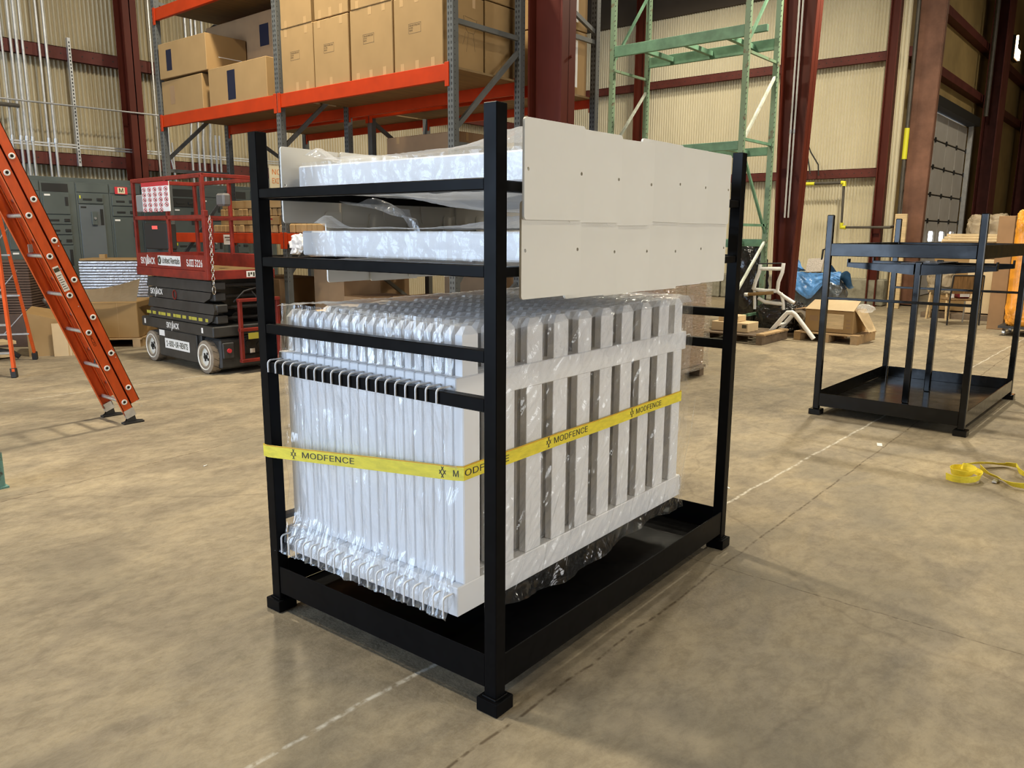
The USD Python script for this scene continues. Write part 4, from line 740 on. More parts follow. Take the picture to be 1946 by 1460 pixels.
# ================================================================ STEP LADDER (left edge, behind)
T = Thing('step_ladder', 'orange step ladder standing at the left edge behind the extension ladder', 'ladder')
A = np.array([1.327, 8.6, 2.40]); F1, B1 = np.array([1.18, 8.01, 0]), np.array([1.80, 9.20, 0]); off = np.array([-.50, .27, 0]); offt = off*.62
for k in range(2):
    o0, o1 = off*k, offt*k; dz = np.array([0, 0, .06])
    p = T.part('front_rail', MB().bar(F1+o0+dz, A+o1, .028, .075, up=(.6, 1, 0)), FIBRE); T.part('foot', MB().bar(F1+o0, F1+o0+np.array([0, .02, .10]), .05, .09, up=(.6, 1, 0)), DKRUB, sub=p)
    p = T.part('rear_rail', MB().bar(B1+o0+dz, A+o1+np.array([.02, .08, -.1]), .026, .06, up=(.6, 1, 0)), FIBRE); T.part('foot', MB().bar(B1+o0, B1+o0+np.array([-.01, -.02, .09]), .05, .08, up=(.6, 1, 0)), DKRUB, sub=p)
for k in range(7):
    t = .11+.125*k; a = F1*(1-t)+A*t; b = a+off*(1-t)+offt*t; T.part('step', MB().bar(a, b, .085, .022, b=.004), ALU)
for k in range(4):
    t = .14+.2*k; a = B1*(1-t)+A*t; b = a+off*(1-t)+offt*t; T.part('rear_bar', MB().bar(a, b, .03, .02), ALU); T.part('diagonal_brace', MB().bar(a+np.array([0, 0, .3]), a*.5+b*.5, .018, .01), ALU)
T.part('top_cap', MB().bar(A+np.array([0, 0, .03]), A+offt+np.array([0, 0, .03]), .2, .05, b=.01), FIBRE); T.done()

# ================================================================ SCISSOR LIFT
SL = Frame((2.66, 6.45, 0), math.radians(-2.0))
T = Thing('scissor_lift', 'red and dark grey scissor lift parked behind the ladder', 'scissor lift', frame=SL); LY, LX = 1.80, .80
T.part('chassis', MB().box(.04, LX-.04, .36, LY-.36, .085, .44, .01), GREYL); T.part('side_box', MB().box(.015, .05, .42, 1.38, .10, .42, .006), GREYL)
T.part('base_frame', MB().box(0, LX, .0, LY, .425, .545, .012), GREYL); T.part('end_pan', MB().box(.08, LX-.08, .02, .40, .06, .40, .02), GREYL)
for k, (x, y) in enumerate(((0, .235), (0, LY-.225), (LX-.13, .235), (LX-.13, LY-.225))):
    t = MB(); prof = [(.105, .0), (.160, .0), (.186, .012), (.19, .05), (.19, .095), (.186, .128), (.16, .14), (.105, .14)]; n = 28; P = np.array([[(x+a, y+r*math.cos(g), .19+r*math.sin(g)) for r, a in prof] for g in np.linspace(0, 2*PI, n+1)]); t.grid(P)
    w = T.part('wheel', t, RUBBER, smooth=45, label='wheel with a beige worn tyre'); tr = MB()
    for g in np.linspace(0, 2*PI, 15)[:-1]:
        for s, b in ((-1, .02), (1, .07)): tr.bar((x+b, y+.1915*math.cos(g), .19+.1915*math.sin(g)), (x+b+.05, y+.1915*math.cos(g+.14), .19+.1915*math.sin(g+.14)), .006, .003)
    T.part('tread', tr, DKRUB, sub=w, kind='stuff')
    prof = [(.010, .030), (.05, .026), (.112, .032), (.124, .006), (.145, -.006), (.152, .002)]; P = np.array([[(x+a, y+r*math.cos(g), .19+r*math.sin(g)) for r, a in prof] for g in np.linspace(0, 2*PI, n+1)]); T.part('rim', MB().grid(P), RIMW, sub=w, smooth=40)
    h = MB().cyl((x+.0, y, .19), (x+.06, y, .19), .022, 10)
    for g in (0, PI/2, PI, 1.5*PI): h.box(x+.02, x+.05, y+.045*math.cos(g+.6)-.014, y+.045*math.cos(g+.6)+.014, .19+.045*math.sin(g+.6)-.014, .19+.045*math.sin(g+.6)+.014)
    T.part('hub', h, DKRUB, sub=w)
for k in range(4):
    z0 = .552+.124*k; y0 = [.03, .02, .05, .04][k]; prof = [(y0+.18*(k % 2 == 0), z0), (LY-.14, z0), (LY-.20, z0+.115), (y0, z0+.115), (y0-.02+.06*(k % 2 == 0), z0+.05)]
    for x0 in (.035, LX-.085): T.part('scissor_arm', MB().prism(prof, x0, x0+.05, 'x'), GREYL)
    T.part('cross_tube', MB().cyl((.08, y0+.14, z0+.06), (LX-.08, y0+.14, z0+.06), .022, 8), GREYL)
    m = MB(); m.box(.06, .20, y0-.02, y0+.14, z0+.02, z0+.11, .012); T.part('pivot_block', m, GREYL)
T.part('lift_cylinder', MB().cyl((.40, .2, .62), (.40, 1.3, .9), .06, 12), GREYL, smooth=40)
for y0, nm in ((.0, 1), (LY-.02, 0)): T.part('platform_skirt', MB().box(0, LX, y0, y0+.02, 1.06, 1.16, .004), REDL)
T.part('platform_deck', MB().box(.01, LX-.01, .01, LY-.01, 1.14, 1.16), PLYWOOD)
for x0 in (0, LX-.03): T.part('platform_side', MB().box(x0, x0+.03, .04, LY, 1.15, 1.32, .006), REDL); T.part('platform_side', MB().box(x0-.012, x0+.03, 0, LY, 1.055, 1.15, .006), REDL)
T.part('toe_board', MB().box(.03, LX-.03, LY-.05, LY-.04, 1.16, 1.32), REDL)
r = .019
for x in (.015, LX-.015):
    for y in (.06, LY*.5, LY-.03): T.part('guard_post', MB().box(x-.018, x+.018, y-.022, y+.022, 1.30, 2.17, .003), REDL)
    T.part('top_rail', MB().box(x-.018, x+.018, .04, LY, 2.145, 2.19, .004), REDL); T.part('mid_rail', MB().box(x-.018, x+.018, .04, LY, 1.71, 1.755, .004), REDL)
for z in (2.145, 1.71): T.part('end_rail', MB().box(0, LX, LY-.045, LY-.005, z, z+.045, .004), REDL)
T.part('gate_rail', MB().box(0, LX, .04, .075, 2.15, 2.19, .004), REDL); T.part('gate_post', MB().box(-.02, .03, -.01, .05, 1.06, 1.80, .004), REDL); T.part('gate_rail', MB().bar((0, -.0, 1.735), (LX, 0, 1.72), .02, .02), REDL)
T.part('extension_deck_post', MB().box(.36, .41, .62, .67, 1.32, 1.72, .004), REDL)
T.part('instruction_board', MB().box(-.03, -.018, .74, 1.44, 1.80, 2.13, .004), WHITEP); m = MB(); m.box(-.0315, -.03, .74, 1.44, 2.085, 2.13); T.part('board_header', m, REDS)
m = MB()
for rr in range(5):
    for cc in range(5 if rr < 4 else 4): m.tube([(-.0318, 1.37-cc*.14+.042*math.cos(g), 2.05-rr*.058+.022*math.sin(g)) for g in np.linspace(0, 2*PI, 13)], .0035, 4).bar((-.0318, 1.37-cc*.14-.028, 2.05-rr*.058-.014), (-.0318, 1.37-cc*.14+.028, 2.05-rr*.058+.014), .005, .001, up=(1, 0, 0))
T.part('pictograms', m, REDS, kind='stuff'); m = MB()
for rr in range(5):
    for cc in range(5 if rr < 4 else 4): m.box(-.0315, -.0305, 1.37-cc*.14-.018, 1.37-cc*.14+.014, 2.05-rr*.058-.012, 2.05-rr*.058+.008)
T.part('pictogram_figures', m, INK, kind='stuff')
T.part('manual_box', MB().box(-.02, .05, 1.45, 1.64, 1.80, 2.0, .01), mat('translucent_grey', (.25, .25, .24), .3)); T.part('control_box', MB().box(-.01, .10, .90, 1.50, 1.37, 1.67, .012), DKRUB); T.part('warning_light', MB().box(-.012, -.01, 1.14, 1.28, 1.60, 1.64), emit('red_pilot', (1, .12, .1), 1.2)); T.part('control_box', MB().box(.35, .45, .25, .42, 1.86, 2.0, .02), mat('grey_plastic', (.14, .13, .12), .5))
def side_text(nm, s, h, y, z, x, m, w=None, up=(0, 0, 1)): T.part(nm, MB().text(s, h, (x, y, z), (0, -1, 0), up, .0015, True, width=w), m)
side_text('lettering', 'SKY', .075, 1.68, 1.195, -.0015, LETW, .16); side_text('lettering', 'JACK', .075, 1.50, 1.195, -.0015, LETW, .21); T.part('lettering_slash', MB().bar((-.001, 1.535, 1.17), (-.001, 1.485, 1.30), .018, .002, up=(1, 0, 0)).bar((-.001, 1.50, 1.19), (-.001, 1.46, 1.28), .014, .002, up=(1, 0, 0)), LETW)
sg = T.part('rental_sign', MB().box(-.004, 0, .64, 1.21, 1.185, 1.30, .002), LETW); T.part('sign_text', MB().text('United Rentals', .062, (-.0045, 1.10, 1.212), (0, -1, 0), (0, 0, 1), .001, True, width=.44), INK, sub=sg); T.part('sign_emblem', MB().tube([(-.0045, 1.16+.026*math.cos(a), 1.243+.036*math.sin(a)) for a in np.linspace(0, 2*PI, 15)], .011, 5), INK, sub=sg)
side_text('lettering', 'SJIII 3226', .075, .50, 1.195, -.0015, LETW, .37)
side_text('lettering', 'SKYJACK', .065, 1.56, .835, .032, LETW, .33); side_text('lettering', 'SKYJACK', .065, 1.12, .455, -.0015, LETW, .32); T.part('lettering_slash', MB().bar((.032, 1.43, .80), (.032, 1.38, .92), .014, .002, up=(1, 0, 0)).bar((-.002, .99, .425), (-.002, .95, .54), .014, .002, up=(1, 0, 0)), LETW)
T.part('no_entry_mark', MB().tube([(.032, .92+.04*math.cos(a), .85+.05*math.sin(a)) for a in np.linspace(0, 2*PI, 16)], .009, 5), REDL)
sg = T.part('phone_sign', MB().box(.010, .015, .60, 1.22, .20, .32, .002), LETW); T.part('sign_text', MB().text('1-800-UR-RENTS', .065, (.0095, 1.18, .228), (0, -1, 0), (0, 0, 1), .001, True, width=.54), INK, sub=sg)
m = MB()
for k in range(12): m.box(.0335, .035, .16+.13*k, .16+.13*k+.06+.03*(k % 3), .585, .622)
T.part('worn_letters', m, YELD, kind='stuff')
for y, z in ((1.68, .46), (.22, .46)): T.part('small_sticker', MB().box(-.002, 0, y, y+.04, z, z+.06), LETW)
T.part('small_sticker', MB().box(.013, .015, 1.22, 1.36, .34, .41), LETW)
# entry end, facing right
T.part('end_sticker', MB().box(.44, .66, -.0025, -.0005, 1.075, 1.145), WHITEP); m = MB()
for k in range(6): m.box(.46+.03*k, .48+.03*k, -.0035, -.0025, 1.085+.02*(k % 2), 1.13)
T.part('sticker_print', m, INK, kind='stuff')
T.part('ladder_rail', MB().box(.27, .315, -.10, -.06, .14, .84, .006), REDL); T.part('ladder_rail', MB().box(.74, .785, -.10, -.06, .14, .84, .006), REDL)
for z in (.83, .50, .15): T.part('ladder_rung', MB().box(.27, .785, -.11, -.05, z-.02, z+.015, .003), REDL)
T.part('hydraulic_block', MB().box(.34, .72, -.02, .12, .20, .42, .02).cyl((.40, -.03, .33), (.40, .0, .33), .035, 12).cyl((.55, -.03, .30), (.55, .0, .30), .045, 12).cyl((.66, -.03, .27), (.66, .0, .27), .03, 12), DARK); T.part('emergency_button', MB().cyl((.17, -.03, .27), (.17, .02, .27), .025, 12), REDS); T.part('battery_cover', MB().box(.10, .24, -.01, .02, .18, .36, .01), GREYL); T.part('caution_sticker', MB().box(.36, .50, -.112, -.108, .39, .46), YELD); T.part('white_sticker', MB().box(.42, .48, -.024, -.02, .22, .27), WHITEP)
T.part('hose', MB().tube([(.30, .06, .80), (.40, .0, .92), (.55, .02, .95), (.66, .08, .86)], .012, 6).tube([(.5, .02, .92), (.60, -.01, .78), (.62, .02, .66)], .01, 6), DKRUB, smooth=True)
ch = MB()
for k in range(17):
    z = 1.72-.043*k; u = (1, .0, 0) if k % 2 else (0, 1, 0); ch.tube([np.array([.03, -.03, z])+.016*math.cos(a)*np.array(u)+.028*math.sin(a)*np.array([0, 0, 1.0]) for a in np.linspace(0, 2*PI, 10)[:-1]], .005, 5, closed=True)
cp = T.part('chain', ch, CHROME, smooth=True, kind='stuff'); T.part('snap_hook', MB().tube([np.array([.03, -.03, .95])+.016*math.cos(a)*np.array([1, 0, 0])+.045*math.sin(a)*np.array([0, 0, 1.0]) for a in np.linspace(0, 2*PI, 14)], .005, 5), CHROME, sub=cp, smooth=True); T.done()

# ================================================================ SWITCHGEAR ALONG THE LEFT WALL
def slot(m, x0, x1, z0, z1, y=11.2, d=.012): return m.box(x0, x1, y-d, y, z0, z1, .003)
def cabinet(x0, x1, label, rows, top='panel', seed=0):
    """rows: (z0, z1, kind) from the top; kinds drawer, door, blue, dark"""
    T = Thing('switchgear_cabinet', label, 'cabinet', 'switchgear cabinets'); yf = 11.22
    T.part('body', MB().box(x0+.002, x1-.002, yf, 12.1, .08, 2.29, .004), CABG); T.part('plinth', MB().box(x0+.01, x1-.01, yf+.03, 12.1, 0, .08), DARK)
    if top == 'open': T.part('open_bay', MB().box(x0+.03, x1-.10, yf-.003, yf, 2.14, 2.26), DARK)
    else: T.part('top_panel', MB().box(x0+.012, x1-.012, yf-.012, yf, 2.15, 2.27, .003), CABG)
    for k, (z0, z1, kind) in enumerate(rows):
        a, b = x0+.03, x1-.10; m = {'blue': CABB, 'dark': DARK}.get(kind, CABG); p = T.part('door' if kind in ('door', 'blue') else 'drawer', MB().box(a, b, yf-.018, yf, z0+.004, z1-.004, .004), m)
        if kind in ('door', 'blue'):
            T.part('handle', MB().box(b-.065, b-.02, yf-.024, yf-.018, z1-.30*(min(1, (z1-z0)/.5)), z1-.06, .003), DARK, sub=p)
            if kind == 'blue': T.part('control_box', MB().box(b-.20, b-.12, yf-.05, yf-.018, z1-.30, z1-.10, .006), CABG, sub=p); T.part('knob', MB().cyl((b-.16, yf-.07, z1-.20), (b-.16, yf-.05, z1-.20), .018, 10), ALU, sub=p); T.part('name_plate', MB().box(a+.02, a+.10, yf-.020, yf-.018, z1-.05, z1-.025), DARK, sub=p)
            else: T.part('name_plate', MB().box(a+.02, a+.10, yf-.020, yf-.018, z1-.05, z1-.025), WHITEP, sub=p)
        else:
            T.part('handle', MB().box(b-.10, b-.02, yf-.03, yf-.018, (z0+z1)/2-.03, (z0+z1)/2+.012, .003), DARK, sub=p); T.part('handle', MB().box(a+.06, a+.19, yf-.026, yf-.018, (z0+z1)/2-.025, (z0+z1)/2+.003, .003), DARK, sub=p)
            if (k+seed) % 3 == 0: T.part('switch_lamp', MB().box(a+.015, a+.03, yf-.021, yf-.018, (z0+z1)/2+.0, (z0+z1)/2+.045), YELPIPE, sub=p)
    return T.done()
cabinet(1.30, 1.79, 'grey switchgear cabinet farthest left, mostly hidden by the ladders', [(1.2, 2.13, 'door'), (.2, 1.19, 'door')])
T_ = cabinet(1.79, 2.28, 'grey switchgear cabinet with white tags on its drawers behind the step ladder', [(1.6, 2.13, 'door'), (1.2, 1.59, 'door'), (.85, 1.19, 'door'), (.5, .84, 'door'), (.12, .49, 'door')])
cabinet(2.28, 2.77, 'grey switchgear cabinet seen between the two ladders', [(1.82, 2.13, 'door'), (1.3, 1.81, 'door'), (.95, 1.29, 'door'), (.6, .94, 'door'), (.12, .59, 'door')])
cabinet(2.77, 3.26, 'grey switchgear cabinet with an open black bay above three drawers', [(1.815, 2.13, 'door'), (1.67, 1.81, 'drawer'), (1.52, 1.66, 'drawer'), (1.37, 1.51, 'drawer'), (.8, 1.36, 'door'), (.12, .79, 'door')], 'open')
cabinet(3.26, 3.75, 'grey switchgear cabinet with a tall blue-grey door and small control box', [(1.98, 2.13, 'drawer'), (1.155, 1.965, 'blue'), (.12, 1.14, 'door')])
cabinet(3.75, 4.24, 'grey switchgear cabinet with two dark drawers left of the red lift', [(1.96, 2.12, 'drawer'), (1.80, 1.95, 'drawer'), (1.0, 1.78, 'door'), (.3, .98, 'door')], seed=1)
for k in range(5): cabinet(4.24+.49*k, 4.73+.49*k, 'grey switchgear cabinet behind the red lift, %s from the left there' % where[k], [(1.97, 2.12, 'dark'), (1.5, 1.96, 'door'), (1.2, 1.49, 'drawer'), (.5, 1.18, 'door')] if k % 2 else [(1.75, 2.12, 'door'), (1.6, 1.74, 'drawer'), (1.0, 1.58, 'blue'), (.2, .98, 'door')], 'open' if k % 2 else 'panel', k)
T = Thing('cable_tray', 'grey trunking lying along the top of the switchgear', 'trunking'); T.part('tray', MB().box(2.6, 6.6, 11.3, 11.75, 2.29, 2.36, .004), CABG); T.done()
T = Thing('wall_sign', 'small red and cream sign on the switchgear beside the lift guard rail', 'sign'); T.part('board', MB().box(3.83, 4.02, 11.185, 11.2, 2.14, 2.25), REDS); T.part('panel', MB().box(3.87, 3.98, 11.182, 11.185, 2.15, 2.24), SIGNC); T.part('lettering', MB().text('M', .06, (3.885, 11.181, 2.17), (1, 0, 0), (0, 0, 1), .001, True), INK); T.done()

# ================================================================ CARTONS AND STACKS BY THE SWITCHGEAR
V = math.radians(49)
FB = Frame((3.02, 10.02, 0), V)
T = Thing('pallet', 'wooden pallet under the big open carton left of the lift', 'pallet', frame=FB)
for k in range(6): T.part('deck_board', MB().box(-.45+.165*k, -.35+.165*k, -.60, .60, .105, .122), PALLET)
for y in (-.58, -.05, .48): T.part('bearer', MB().box(-.45, .48, y, y+.10, .02, .105), PALLET)
for y in (-.58, -.05, .48): T.part('bottom_board', MB().box(-.45, .48, y, y+.10, 0, .02), PALLET)
T.done()
T = Thing('open_carton', 'big brown open carton with a wide raised flap, on a pallet left of the lift', 'box', frame=FB)
T.part('body', MB().box(-.40, .42, -.56, .55, .124, .62, .008), CARD); T.part('seam', MB().box(-.4012, -.40, .10, .104, .13, .61).box(-.4012, -.40, -.30, -.296, .13, .61), TAPE)
g = np.array([[(-.40-.16*t-.05*math.sin(u*3), .42-.98*u+(-.12*t), .63+.02*t+.30*t*(.55+.45*u)*(1 if True else 0)-.06*math.sin(PI*u)*t) for t in np.linspace(0, 1, 6)] for u in np.linspace(0, 1, 10)]); T.part('flap', MB().grid(g), CARDL)
g = np.array([[(-.38+.7*t, -.57-.16*t*u-.02, .63+.06*t*u) for t in np.linspace(0, 1, 4)] for u in np.linspace(0, 1, 4)]); T.part('flap', MB().grid(g), CARDL)
m = trimesh.creation.icosphere(3, 1.0); v = np.array(m.vertices)*(.2, .26, .09); v += (meshkit.fbm(v*22, 3, 4)[:, None]-.5)*.06; T.part('plastic_lining', (v+np.array([-.20, .45, .64]), m.faces), FOIL, smooth=True); T.done()
FS = Frame((3.51, 10.59, 0), V)
T = Thing('foil_board_stack', 'stack of silver foil-faced boards behind the open carton', 'stack of boards', frame=FS)
for k in range(25): T.part('foil_board', MB().box(-.28+.006*rng.random(), .28, -.50+.01*rng.random(), .45, .14+.0405*k, .14+.0405*k+.033, .006), FOIL)
T.part('core', MB().box(-.24, .27, -.47, .43, .1, 1.14), DARK); T.part('corner_board', MB().box(-.30, -.24, -.56, -.505, .1, 1.20), CARD); T.part('top_board', MB().box(-.27, .28, -.48, .43, 1.155, 1.18), CARD); T.part('top_block', MB().box(-.2, -.1, .1, .18, 1.18, 1.24), CARD); T.part('pallet_base', MB().box(-.3, .3, -.55, .45, 0, .1), OLDWOOD); T.done()
FR = Frame((2.2, 10.75, 0), V)
T = Thing('flat_carton_stack', 'stack of dark brown flat-packed cartons between the ladders', 'stack of cartons', frame=FR)
for k in range(20): T.part('flat_carton', MB().box(-.25+.01*rng.random(), .25, -.26, .34, .46+.036*k, .46+.036*k+.030, .006), CARDK)
T.part('bottom_carton', MB().box(-.26, .26, -.30, .36, 0, .455, .01), CARDK); T.done()
FL_ = Frame((2.22, 9.45, 0), math.radians(62))
T = Thing('cardboard_box', 'brown empty carton standing slanted behind the ladder rails', 'box', frame=FL_); m = MB(); m.add([(-.16, -.14, 0), (.36, -.14, 0), (.36, .36, 0), (-.16, .36, 0), (-.16, -.14, .42), (.36, -.14, .5), (.36, .36, .60), (-.16, .36, .56)], HEX); T.part('body', m, CARD)
for k in range(4): T.part('cardboard_strip', MB().box(-.20-.012*k, -.188-.012*k, -.20+.035*k, -.02+.03*k, 0, .36+.02*k), CARDL)
T.done()
T = Thing('lumber_stack', 'pale boards lying on the floor beyond the step ladder', 'lumber')
for k in range(4): T.part('board', MB().box(.30, 1.72-.05*k, 9.55+.16*k, 9.69+.16*k, .17+.0*k, .21), WOOD)
for k in range(2): T.part('board', MB().box(.3, 1.70, 9.5+.3*k, 9.62+.3*k, .02, .06), WOOD)
T.part('bearer', MB().box(.6, .7, 9.5, 10.2, 0, .17).box(1.3, 1.4, 9.5, 10.2, 0, .17), OLDWOOD); T.part('black_hose', MB().tube([(1.0, 9.48, .16), (1.4, 9.45, .15), (1.62, 9.40, .09), (1.68, 9.36, .03)], .03, 8), DKRUB, smooth=True); T.done()
T = Thing('guard_post', 'chipped teal steel block at the left picture edge', 'guard post'); T.part('block', MB().box(-.52, -.235, 3.85, 4.05, .0, .235, .008), TEAL); T.part('base_plate', MB().box(-.55, -.22, 3.84, 4.08, 0, .012), TEAL); T.done()

# ================================================================ SHRINK-WRAPPED PALLET BEHIND THE RACK
T = Thing('wrapped_pallet', 'pallet of brown cartons in shiny stretch film behind the right rack post', 'pallet load')
T.part('pallet_deck', MB().box(5.35, 6.36, 2.40, 3.4, .10, .125), OLDWOOD)
for x in (5.36, 5.8, 6.26): T.part('bearer', MB().box(x, x+.10, 2.42, 3.38, 0, .10), OLDWOOD)
for r_ in range(5):
    for c in range(2): T.part('carton', MB().box(5.37+.49*c, 5.853+.49*c, 2.42+.005*(r_ % 2), 3.37, .13+.305*r_, .13+.305*r_+.298, .012), CARDD if (r_+c) % 3 else CARD)
T.part('marking', MB().text('1-81', .075, (5.60, 2.4055, .50), (1, 0, 0), (0, 0, 1), .001, width=.20), INK)
for face in range(2):
    uu, zz = np.meshgrid(np.linspace(0, 1, 70), np.linspace(.09, 1.69, 110), indexing='ij'); P = np.stack([uu*1.0, zz, 0*uu], -1); d = wob(P, .012, (4, 26, 1), 41+face, True)+wob(P, .006, (22, 60, 1), 44, True)
    g = np.stack([5.34+1.04*uu, 2.390-d, zz], -1) if face == 0 else np.stack([5.34-d, 2.39+1.0*uu, zz], -1); T.part('stretch_film', MB().grid(g), film_mat('stretch_film_%d' % face, .05, .7, least=.10, stretch=(1.2, 1.2, 4), scale=9, strength=1.0, rough=.12), smooth=True)
T.done()

# ================================================================ CLUTTER TO THE RIGHT
T = Thing('pallet', 'dark old pallet on the floor right of the black rack post', 'pallet')
for k in range(6): T.part('deck_board', MB().box(9.16+.17*k, 9.28+.17*k, 2.90, 3.95, .115, .135), OLDWOOD)
for y in (2.91, 3.38, 3.85): T.part('bearer', MB().box(9.16, 10.13, y, y+.09, .02, .115), OLDWOOD); T.part('bottom_board', MB().box(9.16, 10.13, y, y+.09, 0, .02), OLDWOOD)
T.part('loose_plank', MB().box(9.16, 10.1, 2.88, 3.0, .136, .16), PALLET); T.done()
carton('cardboard_box', 9.36, 9.75, 3.22, 3.80, .137, .275, 'flat pale carton on the dark old pallet', m=CARDL, tapes=False, lab=[('black_mark', (-.197, -.1955, -.27, -.20, .20, .25), INK)])
carton('cardboard_box', 9.42, 9.7, 3.40, 3.72, .277, .37, 'small carton on top of the flat pale carton', m=CARDL, tapes=False)
def heap(name, label, cat, c, s, seed, m, amp=.25, sc=3.0, detail=4, pw=.55, extra=None, frame=WORLD):
    T = Thing(name, label, cat, frame=frame); b = trimesh.creation.icosphere(detail, 1.0); v = np.array(b.vertices); v = np.sign(v)*np.abs(v)**pw; n = meshkit.fbm(v*sc+seed, 4, seed)-.5; n2 = (1-np.abs(2*meshkit.fbm(v*sc*2.2, 3, seed+3)-1)); v = v*(1+amp*n[:, None]*1.6-amp*.35*n2[:, None]); v = v*np.array(s); v[:, 2] = np.maximum(v[:, 2], -s[2]*.98); v += np.array(c); T.part('wrapping', (v, b.faces), m, smooth=True)
    if extra: extra(T)
    return T.done()
heap('wrapped_furniture', 'tall heap of furniture in shiny black and clear plastic behind the white frames', 'wrapped furniture', (11.15, 4.02, .72), (.22, .30, .72), 3, BLACKF, .22, 4)
heap('wrapped_furniture', 'low heap of black wrapped furniture beneath the white chair frame', 'wrapped furniture', (10.75, 3.26, .27), (.40, .36, .27), 8, BLACKF, .2, 5)
T = Thing('lounge_chair', 'white foam-wrapped metal chair frame resting on the black heap', 'lounge chair'); X, dX = 10.35, .42; fo, rr = MB(), .030
P3 = lambda y, z, d=0: (X+d, y, z)
for d in (0,):
    T.part('side_frame', MB().tube([P3(3.13, 1.14, d), P3(3.14, 1.0, d), P3(3.19, .85, d), P3(3.20, .70, d), P3(3.08, .62, d), P3(2.92, .535, d)], rr, 9), FOAM, smooth=True)
    T.part('leg', MB().tube([P3(3.14, .68, d), P3(3.10, .56, d), P3(3.08, .42, d)], rr*.85, 9), FOAM, smooth=True)
T.part('top_bar', MB().tube([P3(3.52, 1.04), P3(3.32, 1.05), P3(3.15, 1.055)], rr, 9), FOAM, smooth=True); T.part('side_frame', MB().tube([P3(3.50, 1.11), P3(3.51, 1.0), P3(3.56, .85), P3(3.59, .71)], rr, 9), FOAM, smooth=True)
T.part('seat_bar', MB().tube([P3(3.59, .715), P3(3.40, .70), P3(3.20, .705)], rr*1.05, 9), FOAM, smooth=True); T.part('leg', MB().tube([P3(3.57, .70), P3(3.56, .55), P3(3.55, .40)], rr*.85, 9), FOAM, smooth=True); T.part('lower_bar', MB().tube([P3(3.50, .58), P3(3.38, .52), P3(3.10, .51)], rr, 9), FOAM, smooth=True); T.part('back_bar', MB().tube([P3(3.52, 1.12), P3(3.15, 1.14)], .012, 6), DKRUB, smooth=True)
T.part('paper_sleeve', MB().tube([P3(3.69, .63, -.03), P3(3.45, .655, -.03), P3(3.25, .68, -.03)], .026, 8), CARD, smooth=True); T.part('arm_tube', MB().tube([P3(3.72, .625, -.03), P3(3.66, .63, -.03)], .03, 8), FOAM, smooth=True); T.done()
T = Thing('lounge_chair', 'white foam-wrapped bent leg frame standing on the floor by the open carton', 'lounge chair')
for d, z in ((0, 0), (.38, .02)):
    T.part('bent_tube', MB().tube([(10.0+d, 3.19-.02*d, .028), (10.0+d, 3.10, .14), (10.0+d, 2.93, .36), (10.0+d, 2.88, .415), (10.0+d, 2.81, .425), (10.0+d, 2.76, .39), (10.0+d, 2.46, .05)], .034, 9), FOAM, smooth=True)
T.part('cross_bar', MB().tube([(10.0, 3.04, .21), (10.38, 3.04, .21)], .024, 8), FOAM, smooth=True); T.part('rubber_end', MB().cyl((9.98, 3.23, .02), (9.99, 3.17, .05), .036, 8), DKRUB); T.done()
T = Thing('timber_runner', 'dark timber runners on the floor behind the bent white frame', 'timber')
for k in range(3): T.part('runner', MB().box(10.45+.3*k, 10.55+.3*k, 2.5, 3.2, 0, .05), OLDWOOD)
T.done()
T = Thing('pallet', 'pale wooden pallet under the open carton by the empty black rack', 'pallet')
for k in range(6): T.part('deck_board', MB().box(10.10+.155*k, 10.21+.155*k, 1.86, 2.80, .115, .135), PALLET)
for y in (1.87, 2.28, 2.70): T.part('bearer', MB().box(10.1, 10.98, y, y+.10, 0, .115), PALLET)
T.done()
T = Thing('open_carton', 'open brown carton with spread flaps on the pale pallet', 'box'); T.part('body', MB().box(10.22, 10.85, 1.98, 2.69, .137, .475, .008), CARD)
T.part('flap', MB().add([(10.22, 1.98, .475), (10.22, 2.69, .475), (10.19, 2.69, .477), (10.19, 1.98, .477), (10.34, 1.93, .63), (10.34, 2.60, .61), (10.335, 2.60, .612), (10.335, 1.93, .632)], HEX), CARDL)
T.part('flap', MB().add([(10.25, 1.97, .48), (10.75, 1.97, .48), (10.75, 1.965, .48), (10.25, 1.965, .48), (10.36, 1.80, .17), (10.66, 1.78, .17), (10.66, 1.775, .17), (10.36, 1.795, .17)], HEX), CARDL); T.part('flap', MB().add([(10.3, 2.69, .475), (10.85, 2.69, .475), (10.85, 2.695, .475), (10.3, 2.695, .475), (10.3, 2.93, .44), (10.85, 2.93, .44), (10.85, 2.935, .44), (10.3, 2.935, .44)], HEX), CARDD)
T.part('yellow_panel', MB().box(10.217, 10.2195, 2.12, 2.42, .20, .42), WOOD); T.part('print_lines', MB().box(10.217, 10.2195, 2.02, 2.08, .22, .24).box(10.217, 10.2195, 2.02, 2.08, .27, .29).box(10.217, 10.2195, 2.02, 2.08, .32, .34).box(10.217, 10.2195, 2.5, 2.62, .30, .38), CARDD, kind='stuff')
b = trimesh.creation.icosphere(3, 1.0); v = np.array(b.vertices)*(.2, .13, .06); v += (meshkit.fbm(v*26, 3, 4)[:, None]-.5)*.06; T.part('plastic_lining', (v+np.array([10.55, 1.93, .50]), b.faces), FILMT, smooth=True); T.done()
